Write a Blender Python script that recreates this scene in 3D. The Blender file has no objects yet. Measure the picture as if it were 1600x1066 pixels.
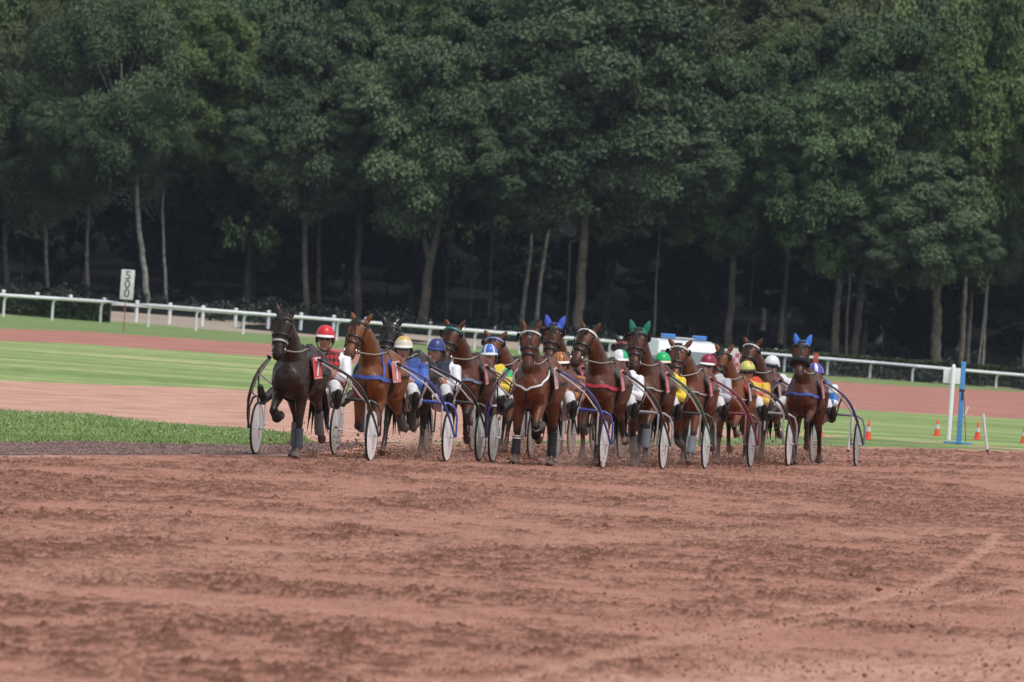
import bpy, bmesh, math, random
import numpy as np
from mathutils import Vector, Matrix
from mathutils.bvhtree import BVHTree

R = math.radians
scene = bpy.context.scene
COL = scene.collection

# ------------------------------------------------------------------ camera
F_PX, W_PX, H_PX = 16000.0, 1600.0, 1066.0
KD = F_PX / 8889.0            # distances along the view grow with the focal length
ROLL, HORIZON_Y, CAM_H = R(4.1), 500.0, 1.93
PITCH = math.atan((H_PX / 2 - HORIZON_Y) * math.cos(ROLL) / F_PX)
cam_fwd = Vector((0, math.cos(PITCH), -math.sin(PITCH)))
_u0 = Vector((0, math.sin(PITCH), math.cos(PITCH)))
_r0 = Vector((1, 0, 0))
cam_right = math.cos(ROLL) * _r0 + math.sin(ROLL) * _u0
cam_up = -math.sin(ROLL) * _r0 + math.cos(ROLL) * _u0
CAM_POS = Vector((0, 0, CAM_H))
cam_data = bpy.data.cameras.new('camera')
cam = bpy.data.objects.new('camera', cam_data)
COL.objects.link(cam)
cam.matrix_world = Matrix((
    (cam_right.x, cam_up.x, -cam_fwd.x, CAM_POS.x),
    (cam_right.y, cam_up.y, -cam_fwd.y, CAM_POS.y),
    (cam_right.z, cam_up.z, -cam_fwd.z, CAM_POS.z),
    (0, 0, 0, 1)))
cam_data.sensor_width = 36.0
cam_data.lens = 36.0 * F_PX / W_PX
cam_data.clip_start = 0.5
cam_data.clip_end = 5000
cam_data.dof.use_dof = True
cam_data.dof.focus_distance = 134.0
cam_data.dof.aperture_fstop = 10.0
scene.camera = cam

# ------------------------------------------------------------------ sky, sun, exposure
world = bpy.data.worlds.new('World')
scene.world = world
world.use_nodes = True
wnt = world.node_tree
for n in list(wnt.nodes):
    wnt.nodes.remove(n)
SUN_EL, SUN_ROT = R(62), R(140)
sky = wnt.nodes.new('ShaderNodeTexSky')
sky.sky_type = 'NISHITA'
sky.sun_disc = False
sky.sun_elevation = SUN_EL
sky.sun_rotation = SUN_ROT
sky.air_density = 1.0
sky.dust_density = 3.0
sky.ozone_density = 1.0
hsv = wnt.nodes.new('ShaderNodeHueSaturation')      # overcast: the cloud layer takes most of the blue away
hsv.inputs['Saturation'].default_value = 0.35
bg = wnt.nodes.new('ShaderNodeBackground')
bg.inputs['Strength'].default_value = 0.14
wout = wnt.nodes.new('ShaderNodeOutputWorld')
wnt.links.new(sky.outputs[0], hsv.inputs['Color'])
wnt.links.new(hsv.outputs[0], bg.inputs['Color'])
wnt.links.new(bg.outputs[0], wout.inputs['Surface'])

sun_data = bpy.data.lights.new('sun', 'SUN')
sun_data.energy = 1.5
sun_data.angle = R(11)
sun_data.color = (1.0, 0.96, 0.9)
sun = bpy.data.objects.new('sun', sun_data)
COL.objects.link(sun)
# sky sun_rotation is measured from +Y towards +X seen from above
sdir = Vector((math.sin(SUN_ROT) * math.cos(SUN_EL), math.cos(SUN_ROT) * math.cos(SUN_EL), math.sin(SUN_EL)))
sun.rotation_euler = sdir.to_track_quat('Z', 'Y').to_euler()
sun.location = sdir * 50

vs = scene.view_settings
vs.view_transform = 'Standard'
vs.look = 'None'
vs.exposure = 0.2
vs.gamma = 1.0
vs.use_curve_mapping = False
cy = scene.cycles
cy.max_bounces = 6
cy.diffuse_bounces = 3
cy.glossy_bounces = 2
cy.transmission_bounces = 4
cy.transparent_max_bounces = 6
cy.volume_bounces = 0
cy.caustics_reflective = False
cy.caustics_refractive = False
cy.use_denoising = True

# ------------------------------------------------------------------ pixels of the photograph -> points of the place
def ray(px, py):
    return (cam_fwd + cam_right * ((px - W_PX / 2) / F_PX) - cam_up * ((py - H_PX / 2) / F_PX))

def sstep(a, b, x):
    t = np.clip((np.asarray(x, dtype=float) - a) / (b - a), 0, 1)
    return t * t * (3 - 2 * t)

def terrain(x, y):
    """height of the ground: banked track near by, falling to the right far away, rising into the wood"""
    x = np.asarray(x, dtype=float); y = np.asarray(y, dtype=float)
    near = 1 - sstep(95 * KD, 165 * KD, y)
    far = sstep(150 * KD, 300 * KD, y)
    tilt = 0.010 + 0.020 * sstep(74 * KD, 84 * KD, y)
    bank = (tilt * (np.clip(x, -11, 14) - 4) + 0.06) * near - 0.10 * (1 - near)
    slope = -0.005 * np.clip(x, -60, 60) * far
    w0 = 362 * KD + 62 * sstep(4, 26, x)
    wood = 1.25 * sstep(w0, w0 + 30 * KD, y) + 0.11 / KD * np.clip(y - 400 * KD, 0, 260 * KD)
    return bank + slope + wood

def gz(x, y):
    return float(terrain(x, y))

def ground_np(px, py, lift=0.0):
    """arrays of pixels -> points on the ground (fixed-point on the terrain height)"""
    px = np.asarray(px, dtype=float); py = np.asarray(py, dtype=float)
    a = (px - W_PX / 2) / F_PX; b = -(py - H_PX / 2) / F_PX
    d = [cam_fwd[i] + cam_right[i] * a + cam_up[i] * b for i in range(3)]
    z = np.zeros_like(px)
    for _ in range(40):
        t = (z - CAM_H) / d[2]
        t = np.clip(t, 4, 420 * KD)
        x = d[0] * t; y = d[1] * t
        z = 0.5 * z + 0.5 * terrain(x, y)
    t = np.clip((z - CAM_H) / d[2], 4, 420 * KD)
    return np.stack([d[0] * t, d[1] * t, terrain(d[0] * t, d[1] * t) + lift], -1)

def ground(px, py):
    return Vector(ground_np(np.array([px]), np.array([py]))[0])

def project(p):
    q = Vector(p) - CAM_POS
    f = q.dot(cam_fwd)
    return (W_PX / 2 + F_PX * q.dot(cam_right) / f, H_PX / 2 - F_PX * q.dot(cam_up) / f)

def at_depth(px, py, depth):
    return CAM_POS + ray(px, py) * depth

# ------------------------------------------------------------------ materials
def mat(name, color, rough=0.6, metal=0.0, spec=0.5, noise=0.0, nscale=8.0, coat=0.0, bump=0.0, bscale=40.0):
    m = bpy.data.materials.new(name)
    m.use_nodes = True
    nt = m.node_tree
    b = nt.nodes['Principled BSDF']
    b.inputs['Base Color'].default_value = (*color, 1)
    b.inputs['Roughness'].default_value = rough
    b.inputs['Metallic'].default_value = metal
    b.inputs['Specular IOR Level'].default_value = spec
    b.inputs['Coat Weight'].default_value = coat
    if noise > 0:
        tc = nt.nodes.new('ShaderNodeTexCoord')
        nz = nt.nodes.new('ShaderNodeTexNoise')
        nz.inputs['Scale'].default_value = nscale
        nz.inputs['Detail'].default_value = 5
        mr = nt.nodes.new('ShaderNodeMapRange')
        mr.inputs['From Min'].default_value = 0.3; mr.inputs['From Max'].default_value = 0.7
        mr.inputs['To Min'].default_value = 1 - noise; mr.inputs['To Max'].default_value = 1 + noise
        mx = nt.nodes.new('ShaderNodeVectorMath'); mx.operation = 'SCALE'
        mx.inputs[0].default_value = color
        nt.links.new(tc.outputs['Object'], nz.inputs['Vector'])
        nt.links.new(nz.outputs['Fac'], mr.inputs['Value'])
        nt.links.new(mr.outputs[0], mx.inputs['Scale'])
        nt.links.new(mx.outputs[0], b.inputs['Base Color'])
    if bump > 0:
        tc = nt.nodes.new('ShaderNodeTexCoord')
        nz = nt.nodes.new('ShaderNodeTexNoise')
        nz.inputs['Scale'].default_value = bscale
        nz.inputs['Detail'].default_value = 4
        bp = nt.nodes.new('ShaderNodeBump')
        bp.inputs['Strength'].default_value = bump
        bp.inputs['Distance'].default_value = 0.02
        nt.links.new(tc.outputs['Object'], nz.inputs['Vector'])
        nt.links.new(nz.outputs['Fac'], bp.inputs['Height'])
        nt.links.new(bp.outputs[0], b.inputs['Normal'])
    return m

def tint_mat(name, rough=0.5, spec=0.5, noise=0.15, nscale=14.0, sheen=0.0):
    """reads the colour attribute 'tint' (coat markings, cloth patterns) and adds fine variation"""
    m = bpy.data.materials.new(name)
    m.use_nodes = True
    nt = m.node_tree
    b = nt.nodes['Principled BSDF']
    at = nt.nodes.new('ShaderNodeAttribute'); at.attribute_name = 'tint'
    tc = nt.nodes.new('ShaderNodeTexCoord')
    nz = nt.nodes.new('ShaderNodeTexNoise')
    nz.inputs['Scale'].default_value = nscale; nz.inputs['Detail'].default_value = 6
    mr = nt.nodes.new('ShaderNodeMapRange')
    mr.inputs['From Min'].default_value = 0.3; mr.inputs['From Max'].default_value = 0.7
    mr.inputs['To Min'].default_value = 1 - noise; mr.inputs['To Max'].default_value = 1 + noise
    mx = nt.nodes.new('ShaderNodeVectorMath'); mx.operation = 'SCALE'
    nt.links.new(tc.outputs['Object'], nz.inputs['Vector'])
    nt.links.new(nz.outputs['Fac'], mr.inputs['Value'])
    nt.links.new(at.outputs['Color'], mx.inputs[0])
    nt.links.new(mr.outputs[0], mx.inputs['Scale'])
    nt.links.new(mx.outputs[0], b.inputs['Base Color'])
    b.inputs['Roughness'].default_value = rough
    b.inputs['Specular IOR Level'].default_value = spec
    b.inputs['Sheen Weight'].default_value = sheen
    return m

def srgb(r, g, b):
    f = lambda c: (c / 255 / 12.92) if c / 255 <= 0.04045 else ((c / 255 + 0.055) / 1.055) ** 2.4
    return (f(r), f(g), f(b))

# ------------------------------------------------------------------ objects
def tag(o, label=None, cat=None, group=None, kind=None):
    if label: o['label'] = label
    if cat: o['category'] = cat
    if group: o['group'] = group
    if kind: o['kind'] = kind
    return o

def empty(name, loc=(0, 0, 0), rz=0.0, label=None, cat=None, group=None, scale=1.0):
    o = bpy.data.objects.new(name, None)
    o.empty_display_size = 0.2
    o.location = loc
    o.rotation_euler = (0, 0, rz)
    o.scale = (scale, scale, scale)
    COL.objects.link(o)
    return tag(o, label, cat, group)

def link(name, mesh, m=None, parent=None):
    o = bpy.data.objects.new(name, mesh)
    if m is not None:
        mesh.materials.clear()
        for q in (m if isinstance(m, (list, tuple)) else [m]):
            mesh.materials.append(q)
    COL.objects.link(o)
    if parent is not None:
        o.parent = parent
    return o

def np_mesh(name, verts, faces, smooth=True):
    """verts (n,3), faces (m,k) numpy arrays -> mesh, fast"""
    me = bpy.data.meshes.new(name)
    verts = np.ascontiguousarray(verts, dtype=np.float32)
    faces = np.ascontiguousarray(faces, dtype=np.int32)
    me.vertices.add(len(verts))
    me.vertices.foreach_set('co', verts.ravel())
    k = faces.shape[1]
    me.loops.add(faces.size)
    me.loops.foreach_set('vertex_index', faces.ravel())
    me.polygons.add(len(faces))
    me.polygons.foreach_set('loop_start', np.arange(0, faces.size, k, dtype=np.int32))
    try:
        me.polygons.foreach_set('loop_total', np.full(len(faces), k, dtype=np.int32))
    except Exception:
        pass
    me.polygons.foreach_set('use_smooth', np.full(len(faces), smooth))
    me.update(calc_edges=True)
    return me

class MB:
    """collects simple shapes into one mesh"""
    def __init__(self):
        self.v = []; self.f = []; self.mi = []; self.cur = 0
    def add(self, vs, fs):
        o = len(self.v)
        self.v += [tuple(p) for p in vs]
        self.f += [tuple(i + o for i in f) for f in fs]
        self.mi += [self.cur] * len(fs)
        return self
    def box(self, c, s, rot=None, bev=0.0):
        x, y, z = s[0] / 2, s[1] / 2, s[2] / 2
        if bev <= 0:
            vs = [Vector((sx * x, sy * y, sz * z)) for sz in (-1, 1) for sx, sy in ((-1, -1), (1, -1), (1, 1), (-1, 1))]
            fs = [(3, 2, 1, 0), (4, 5, 6, 7), (0, 1, 5, 4), (1, 2, 6, 5), (2, 3, 7, 6), (3, 0, 4, 7)]
        else:
            bm = bmesh.new()
            bmesh.ops.create_cube(bm, size=1.0, matrix=Matrix.Diagonal((s[0], s[1], s[2], 1)))
            bmesh.ops.bevel(bm, geom=list(bm.edges), offset=bev, segments=2, affect='EDGES', profile=0.6)
            vs = [v.co.copy() for v in bm.verts]
            fs = [tuple(v.index for v in f.verts) for f in bm.faces]
            bm.free()
        if rot is not None:
            vs = [rot @ v for v in vs]
        c = Vector(c)
        return self.add([v + c for v in vs], fs)
    def tube(self, pts, rad, n=8, cap=True, flat=1.0, up=None):
        """swept circle through pts; rad number or list"""
        pts = [Vector(p) for p in pts]
        if not isinstance(rad, (list, tuple)):
            rad = [rad] * len(pts)
        vs = []; fs = []
        prev = None
        for i, p in enumerate(pts):
            t = (pts[min(i + 1, len(pts) - 1)] - pts[max(i - 1, 0)])
            t = t.normalized() if t.length > 1e-9 else Vector((0, 0, 1))
            if prev is None:
                a = Vector(up) if up is not None else (Vector((0, 0, 1)) if abs(t.z) < 0.9 else Vector((1, 0, 0)))
                s = t.cross(a).normalized()
            else:
                s = (prev - t * prev.dot(t))
                s = s.normalized() if s.length > 1e-6 else prev
            prev = s
            b = s.cross(t)
            for k in range(n):
                q = 2 * math.pi * k / n
                vs.append(p + s * (math.cos(q) * rad[i]) + b * (math.sin(q) * rad[i] * flat))
        for i in range(len(pts) - 1):
            for k in range(n):
                a = i * n + k; b2 = i * n + (k + 1) % n
                fs.append((a, b2, b2 + n, a + n))
        if cap:
            fs.append(tuple(range(n - 1, -1, -1)))
            fs.append(tuple(range((len(pts) - 1) * n, len(pts) * n)))
        return self.add(vs, fs)
    def ring(self, c, axis, R1, r, n=32, m=8):
        """torus"""
        c = Vector(c); ax = Vector(axis).normalized()
        e = ax.orthogonal().normalized(); g = ax.cross(e)
        vs = []; fs = []
        for i in range(n):
            q = 2 * math.pi * i / n
            d = e * math.cos(q) + g * math.sin(q)
            for k in range(m):
                w = 2 * math.pi * k / m
                vs.append(c + d * (R1 + r * math.cos(w)) + ax * (r * math.sin(w)))
        for i in range(n):
            for k in range(m):
                fs.append((i * m + k, ((i + 1) % n) * m + k, ((i + 1) % n) * m + (k + 1) % m, i * m + (k + 1) % m))
        return self.add(vs, fs)
    def lathe(self, c, axis, prof, n=32):
        """profile of (radius, along axis), closed at the ends where radius = 0"""
        c = Vector(c); ax = Vector(axis).normalized()
        e = ax.orthogonal().normalized(); g = ax.cross(e)
        vs = []; fs = []
        for r, h in prof:
            for i in range(n):
                q = 2 * math.pi * i / n
                vs.append(c + ax * h + (e * math.cos(q) + g * math.sin(q)) * max(r, 1e-4))
        for j in range(len(prof) - 1):
            for i in range(n):
                fs.append((j * n + i, j * n + (i + 1) % n, (j + 1) * n + (i + 1) % n, (j + 1) * n + i))
        return self.add(vs, fs)
    def ell(self, c, r, rot=None, nu=14, nv=9):
        vs = []; fs = []
        c = Vector(c)
        for j in range(nv + 1):
            th = math.pi * j / nv
            for i in range(nu):
                ph = 2 * math.pi * i / nu
                p = Vector((r[0] * math.sin(th) * math.cos(ph), r[1] * math.sin(th) * math.sin(ph), r[2] * math.cos(th)))
                if rot is not None: p = rot @ p
                vs.append(p + c)
        for j in range(nv):
            for i in range(nu):
                fs.append((j * nu + i, (j + 1) * nu + i, (j + 1) * nu + (i + 1) % nu, j * nu + (i + 1) % nu))
        return self.add(vs, fs)
    def build(self, name, m, parent=None, smooth=True, angle=40):
        me = bpy.data.meshes.new(name)
        me.from_pydata([tuple(p) for p in self.v], [], self.f)
        bm = bmesh.new(); bm.from_mesh(me)
        bmesh.ops.recalc_face_normals(bm, faces=list(bm.faces))
        if smooth:
            for e in bm.edges:
                e.smooth = not (len(e.link_faces) == 2 and e.calc_face_angle(0) > R(angle))
            for f in bm.faces: f.smooth = True
        bm.to_mesh(me); bm.free()
        o = link(name, me, m, parent)
        if any(self.mi):
            me.polygons.foreach_set('material_index', np.array(self.mi, dtype=np.int32))
        return o

# ------------------------------------------------------------------ lattice noise for real relief
def _hash(ix, iy, seed):
    h = (ix.astype(np.int64) * 374761393 + iy.astype(np.int64) * 668265263 + seed * 1442695041) & 0xFFFFFFFF
    h = ((h ^ (h >> 13)) * 1274126177) & 0xFFFFFFFF
    h = (h ^ (h >> 16)) & 0xFFFFFFFF
    return h / 4294967295.0

def vnoise(x, y, seed=0):
    ix = np.floor(x); iy = np.floor(y)
    fx = x - ix; fy = y - iy
    fx = fx * fx * (3 - 2 * fx); fy = fy * fy * (3 - 2 * fy)
    a = _hash(ix, iy, seed); b = _hash(ix + 1, iy, seed); c = _hash(ix, iy + 1, seed); d = _hash(ix + 1, iy + 1, seed)
    return (a * (1 - fx) + b * fx) * (1 - fy) + (c * (1 - fx) + d * fx) * fy

def fbm(x, y, octaves=4, seed=0, gain=0.5):
    s = 0; amp = 1; tot = 0
    for o in range(octaves):
        s = s + amp * vnoise(x * 2 ** o, y * 2 ** o, seed + 17 * o)
        tot += amp; amp *= gain
    return s / tot
# ================================================================== THE GROUND
def soil_mat(name, light, dark, wet_shade, streak=(0.6, 2.2), fine=30.0):
    """sand of the track: compacted light sand and freshly turned darker soil with painted clod shade (attribute 'churn' where the mesh has it)"""
    m = bpy.data.materials.new(name); m.use_nodes = True
    nt = m.node_tree; b = nt.nodes['Principled BSDF']
    b.inputs['Roughness'].default_value = 0.95
    b.inputs['Specular IOR Level'].default_value = 0.15
    tc = nt.nodes.new('ShaderNodeTexCoord')
    mp = nt.nodes.new('ShaderNodeMapping'); mp.inputs['Scale'].default_value = (streak[0], streak[1], 1)
    n1 = nt.nodes.new('ShaderNodeTexNoise'); n1.inputs['Scale'].default_value = 0.35; n1.inputs['Detail'].default_value = 8; n1.inputs['Roughness'].default_value = 0.62
    n2 = nt.nodes.new('ShaderNodeTexNoise'); n2.inputs['Scale'].default_value = fine; n2.inputs['Detail'].default_value = 4
    at = nt.nodes.new('ShaderNodeAttribute'); at.attribute_name = 'churn'
    nt.links.new(tc.outputs['Object'], mp.inputs['Vector'])
    nt.links.new(mp.outputs[0], n1.inputs['Vector'])
    nt.links.new(tc.outputs['Object'], n2.inputs['Vector'])
    add = nt.nodes.new('ShaderNodeMath'); add.operation = 'MULTIPLY_ADD'; add.inputs[1].default_value = 0.55
    nt.links.new(n2.outputs['Fac'], add.inputs[0]); nt.links.new(n1.outputs['Fac'], add.inputs[2])
    cr = nt.nodes.new('ShaderNodeValToRGB')
    cr.color_ramp.elements[0].position = 0.58; cr.color_ramp.elements[0].color = (*dark, 1)
    cr.color_ramp.elements[1].position = 0.98; cr.color_ramp.elements[1].color = (*light, 1)
    nt.links.new(add.outputs[0], cr.inputs['Fac'])
    mx = nt.nodes.new('ShaderNodeMix'); mx.data_type = 'RGBA'
    mx.inputs['B'].default_value = (*wet_shade, 1)
    nt.links.new(at.outputs['Fac'], mx.inputs['Factor'])
    nt.links.new(cr.outputs[0], mx.inputs['A'])
    pa = nt.nodes.new('ShaderNodeAttribute'); pa.attribute_name = 'pack'
    m2 = nt.nodes.new('ShaderNodeMix'); m2.data_type = 'RGBA'; m2.inputs['B'].default_value = (0.50, 0.285, 0.215, 1)
    nt.links.new(pa.outputs['Fac'], m2.inputs['Factor']); nt.links.new(mx.outputs['Result'], m2.inputs['A'])
    nt.links.new(m2.outputs['Result'], b.inputs['Base Color'])
    bp = nt.nodes.new('ShaderNodeBump'); bp.inputs['Strength'].default_value = 0.5; bp.inputs['Distance'].default_value = 0.03
    nt.links.new(n2.outputs['Fac'], bp.inputs['Height']); nt.links.new(bp.outputs[0], b.inputs['Normal'])
    return m

def grass_mat(name, c1, c2, dry, streak=(0.05, 0.20)):
    m = bpy.data.materials.new(name); m.use_nodes = True
    nt = m.node_tree; b = nt.nodes['Principled BSDF']
    b.inputs['Roughness'].default_value = 0.9; b.inputs['Specular IOR Level'].default_value = 0.2
    tc = nt.nodes.new('ShaderNodeTexCoord')
    mp = nt.nodes.new('ShaderNodeMapping'); mp.inputs['Scale'].default_value = (streak[0], streak[1], 1); mp.inputs['Rotation'].default_value = (0, 0, R(8))
    n1 = nt.nodes.new('ShaderNodeTexNoise'); n1.inputs['Scale'].default_value = 1.0; n1.inputs['Detail'].default_value = 7
    n2 = nt.nodes.new('ShaderNodeTexNoise'); n2.inputs['Scale'].default_value = 1.6; n2.inputs['Detail'].default_value = 8
    nt.links.new(tc.outputs['Object'], mp.inputs['Vector']); nt.links.new(mp.outputs[0], n1.inputs['Vector'])
    nt.links.new(tc.outputs['Object'], n2.inputs['Vector'])
    cr = nt.nodes.new('ShaderNodeValToRGB')
    e = cr.color_ramp.elements
    e[0].position = 0.36; e[0].color = (*c1, 1)
    e[1].position = 0.56; e[1].color = (*c2, 1)
    x = e.new(0.70); x.color = (*dry, 1)
    nt.links.new(n1.outputs['Fac'], cr.inputs['Fac'])
    mr = nt.nodes.new('ShaderNodeMapRange'); mr.inputs['From Min'].default_value = 0.3; mr.inputs['From Max'].default_value = 0.7
    mr.inputs['To Min'].default_value = 0.66; mr.inputs['To Max'].default_value = 1.30
    nt.links.new(n2.outputs['Fac'], mr.inputs['Value'])
    vm = nt.nodes.new('ShaderNodeVectorMath'); vm.operation = 'SCALE'
    nt.links.new(cr.outputs[0], vm.inputs[0]); nt.links.new(mr.outputs[0], vm.inputs['Scale'])
    nt.links.new(vm.outputs[0], b.inputs['Base Color'])
    bp = nt.nodes.new('ShaderNodeBump'); bp.inputs['Strength'].default_value = 0.6; bp.inputs['Distance'].default_value = 0.06
    nt.links.new(n2.outputs['Fac'], bp.inputs['Height']); nt.links.new(bp.outputs[0], b.inputs['Normal'])
    return m

M_TRACK = soil_mat('track_sand', (0.450, 0.234, 0.174), (0.360, 0.175, 0.127), (0.122, 0.051, 0.033), fine=26)
M_SAND = soil_mat('pale_sand', (0.60, 0.37, 0.29), (0.40, 0.21, 0.155), (0.22, 0.11, 0.075), streak=(2.2, 0.9), fine=5)
M_RED = soil_mat('red_sand', (0.45, 0.215, 0.175), (0.31, 0.135, 0.105), (0.2, 0.09, 0.07), streak=(0.9, 0.3), fine=2.5)
M_GRAVEL = soil_mat('grey_gravel', (0.31, 0.195, 0.165), (0.13, 0.082, 0.072), (0.15, 0.1, 0.09), streak=(5, 3), fine=11)
M_PATH = soil_mat('dry_path', (0.40, 0.33, 0.27), (0.30, 0.25, 0.2), (0.2, 0.15, 0.1), streak=(0.3, 0.3), fine=3)
M_GRASS = grass_mat('mown_grass', (0.165, 0.250, 0.080), (0.260, 0.340, 0.125), (0.48, 0.46, 0.26))
M_GRASS_B = grass_mat('verge_grass', (0.12, 0.19, 0.06), (0.19, 0.265, 0.095), (0.30, 0.30, 0.16))
M_FLOOR = mat('forest_soil', (0.007, 0.008, 0.006), rough=1.0, spec=0.1, noise=0.5, nscale=0.4)  # soil colour taken almost to black to stand for the shade under the trees

PXC = np.concatenate([np.linspace(-800, -300, 8), np.arange(-250, 1851, 25), np.linspace(1900, 2400, 8)])
def poly(pts):
    xs, ys = zip(*pts)
    out = np.interp(PXC, xs, ys)
    # beyond the traced ends carry the end slope on, so edges run straight out of view
    s0 = (ys[1] - ys[0]) / (xs[1] - xs[0]); s1 = (ys[-1] - ys[-2]) / (xs[-1] - xs[-2])
    out = np.where(PXC < xs[0], ys[0] + s0 * (PXC - xs[0]), out)
    return np.where(PXC > xs[-1], ys[-1] + s1 * (PXC - xs[-1]), out)

HOR = HORIZON_Y + (PXC - 800) * math.tan(ROLL)
def wob(a, seed, f=0.02):
    return a * (fbm(PXC * f, PXC * 0 + seed, 3, seed) - 0.5) * 2

# edges of the zones, near to far, as traced along the picture and laid on the ground
E_track = poly([(0, 712), (390, 711), (700, 711), (1340, 708), (1600, 706)])
E_gravel = poly([(0, 692), (120, 690), (250, 694), (420, 696), (495, 692), (700, 691), (1290, 697), (1405, 698), (1600, 704)])
E_track = E_track + (E_gravel + 0.4 - E_track) * sstep(440, 640, PXC)
E_wedge = poly([(0, 641), (130, 647), (250, 661), (400, 673), (470, 682), (500, 691), (700, 690), (1290, 682), (1340, 683), (1450, 692), (1600, 703)])
E_sand = poly([(0, 596), (130, 600), (400, 610), (700, 627), (1000, 655), (1200, 676), (1340, 682.5), (1450, 691), (1600, 702)])
E_lawn = poly([(0, 532), (130, 538), (410, 557), (800, 590), (1340, 641), (1600, 655)])
E_red = poly([(0, 513), (130, 518), (410, 537), (800, 560), (1340, 599), (1600, 613)])
off = np.interp(PXC, [0, 420, 900, 1340, 1600], [12.0, 13, 12, 9, 7])
E_rail = E_red - np.interp(PXC, [0, 250, 420, 800, 1340, 1600], [21, 18, 15, 12, 10, 7])

def strip(name, lo, hi, m, nsub, wa=(0, 0), seed=0, kind='structure'):
    """ground between two traced edges; neighbouring strips share their edge exactly"""
    rows = [lo + (hi - lo) * k / nsub for k in range(nsub + 1)]
    P = np.stack([ground_np(PXC, r) for r in rows])          # rows, cols, 3
    nr, nc = P.shape[:2]
    idx = np.arange(nr * nc).reshape(nr, nc)
    F = np.stack([idx[:-1, :-1], idx[:-1, 1:], idx[1:, 1:], idx[1:, :-1]], -1).reshape(-1, 4)
    me = np_mesh(name, P.reshape(-1, 3), F)
    o = link(name, me, m)
    return tag(o, kind=kind)

w1 = wob(2.0, 3, 0.03); w2 = wob(2.5, 5, 0.05); w3 = wob(1.5, 7, 0.012); w4 = wob(1.0, 9, 0.02)
E_gravel = E_gravel + w2 * 0.7; E_track = np.maximum(E_track + w4 * 0.6, E_gravel + 0.3); E_wedge = np.minimum(E_wedge + w1 * 0.7, E_gravel - 0.3)
E_sand = np.minimum(E_sand + w3, E_wedge - 0.2); E_lawn = E_lawn + w4; E_red = E_red + w4 * 0.6
seam = PXC < 640
# gravel on the left, pale sand on the right of the same strip
def part_strip(name, lo, hi, m, nsub, sel):
    global PXC, HOR
    P0, H0 = PXC, HOR
    PXC, HOR = P0[sel], H0[sel]
    o = strip(name, lo[sel], hi[sel], m, nsub)
    PXC, HOR = P0, H0
    return o
L_ = PXC <= 650; R_ = PXC >= 650
part_strip('gravel_strip', E_track, E_gravel, M_GRAVEL, 4, L_)
E_gravel = np.where(PXC > 655, E_track, E_gravel)
strip('grass_wedge', E_gravel, E_wedge, M_GRASS_B, 6)
strip('sand_path', E_wedge, E_sand, M_SAND, 8)
strip('lawn', E_sand, E_lawn, M_GRASS, 10)
strip('red_track', E_lawn, E_red, M_RED, 6)
strip('rail_verge', E_red, E_rail, M_GRASS_B, 4)
rowsP = []
near_ = ground_np(PXC, E_rail)
far_ = np.stack([(PXC - W_PX / 2) / F_PX * 376 * KD, np.full(len(PXC), 376.0 * KD), PXC * 0], -1)
for k in range(7):
    p = near_ + (far_ - near_) * (k / 6); p[:, 2] = terrain(p[:, 0], p[:, 1]) + 0.02; rowsP.append(p)
P = np.stack(rowsP); P[0] = near_
nr, nc = P.shape[:2]; idx = np.arange(nr * nc).reshape(nr, nc)
F = np.stack([idx[:-1, :-1], idx[:-1, 1:], idx[1:, 1:], idx[1:, :-1]], -1).reshape(-1, 4)
tag(link('dry_strip', np_mesh('dry_strip', P.reshape(-1, 3), F), M_PATH), kind='structure')

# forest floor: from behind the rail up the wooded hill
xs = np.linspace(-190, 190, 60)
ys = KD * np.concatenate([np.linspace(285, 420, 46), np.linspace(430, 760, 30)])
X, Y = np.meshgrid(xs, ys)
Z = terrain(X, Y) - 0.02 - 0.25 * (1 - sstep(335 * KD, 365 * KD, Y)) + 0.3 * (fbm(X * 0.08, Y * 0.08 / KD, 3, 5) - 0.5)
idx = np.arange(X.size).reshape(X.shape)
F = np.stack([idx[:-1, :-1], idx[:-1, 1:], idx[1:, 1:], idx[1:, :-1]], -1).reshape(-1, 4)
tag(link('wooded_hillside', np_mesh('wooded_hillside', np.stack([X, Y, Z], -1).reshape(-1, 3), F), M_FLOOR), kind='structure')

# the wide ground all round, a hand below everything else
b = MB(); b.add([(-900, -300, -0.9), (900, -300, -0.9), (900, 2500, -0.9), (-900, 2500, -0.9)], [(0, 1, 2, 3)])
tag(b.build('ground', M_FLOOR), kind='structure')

# ---- the near track: one relief mesh with turned soil, clods and smoothed wheel marks
rows = np.concatenate([np.arange(1135, 900, -0.9), np.arange(900, 712.2, -0.5), [711.7]])
cols = np.concatenate([np.arange(-420, -20, 8.0), np.arange(-20, 1621, 2.4), np.arange(1628, 2040, 8.0)])
edge = np.interp(cols, PXC, E_track)
nr, nc = len(rows), len(cols)
PX = np.repeat(cols[None], nr, 0)
PY = np.repeat(rows[:, None], nc, 1)
fade = np.clip((800 - PY) / 88, 0, 1) ** 1.5
PY = PY + (edge[None] - rows[-1]) * fade
PY[-1] = edge
G = ground_np(PX.ravel(), PY.ravel())
gx, gy = G[:, 0], G[:, 1] / KD
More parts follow.
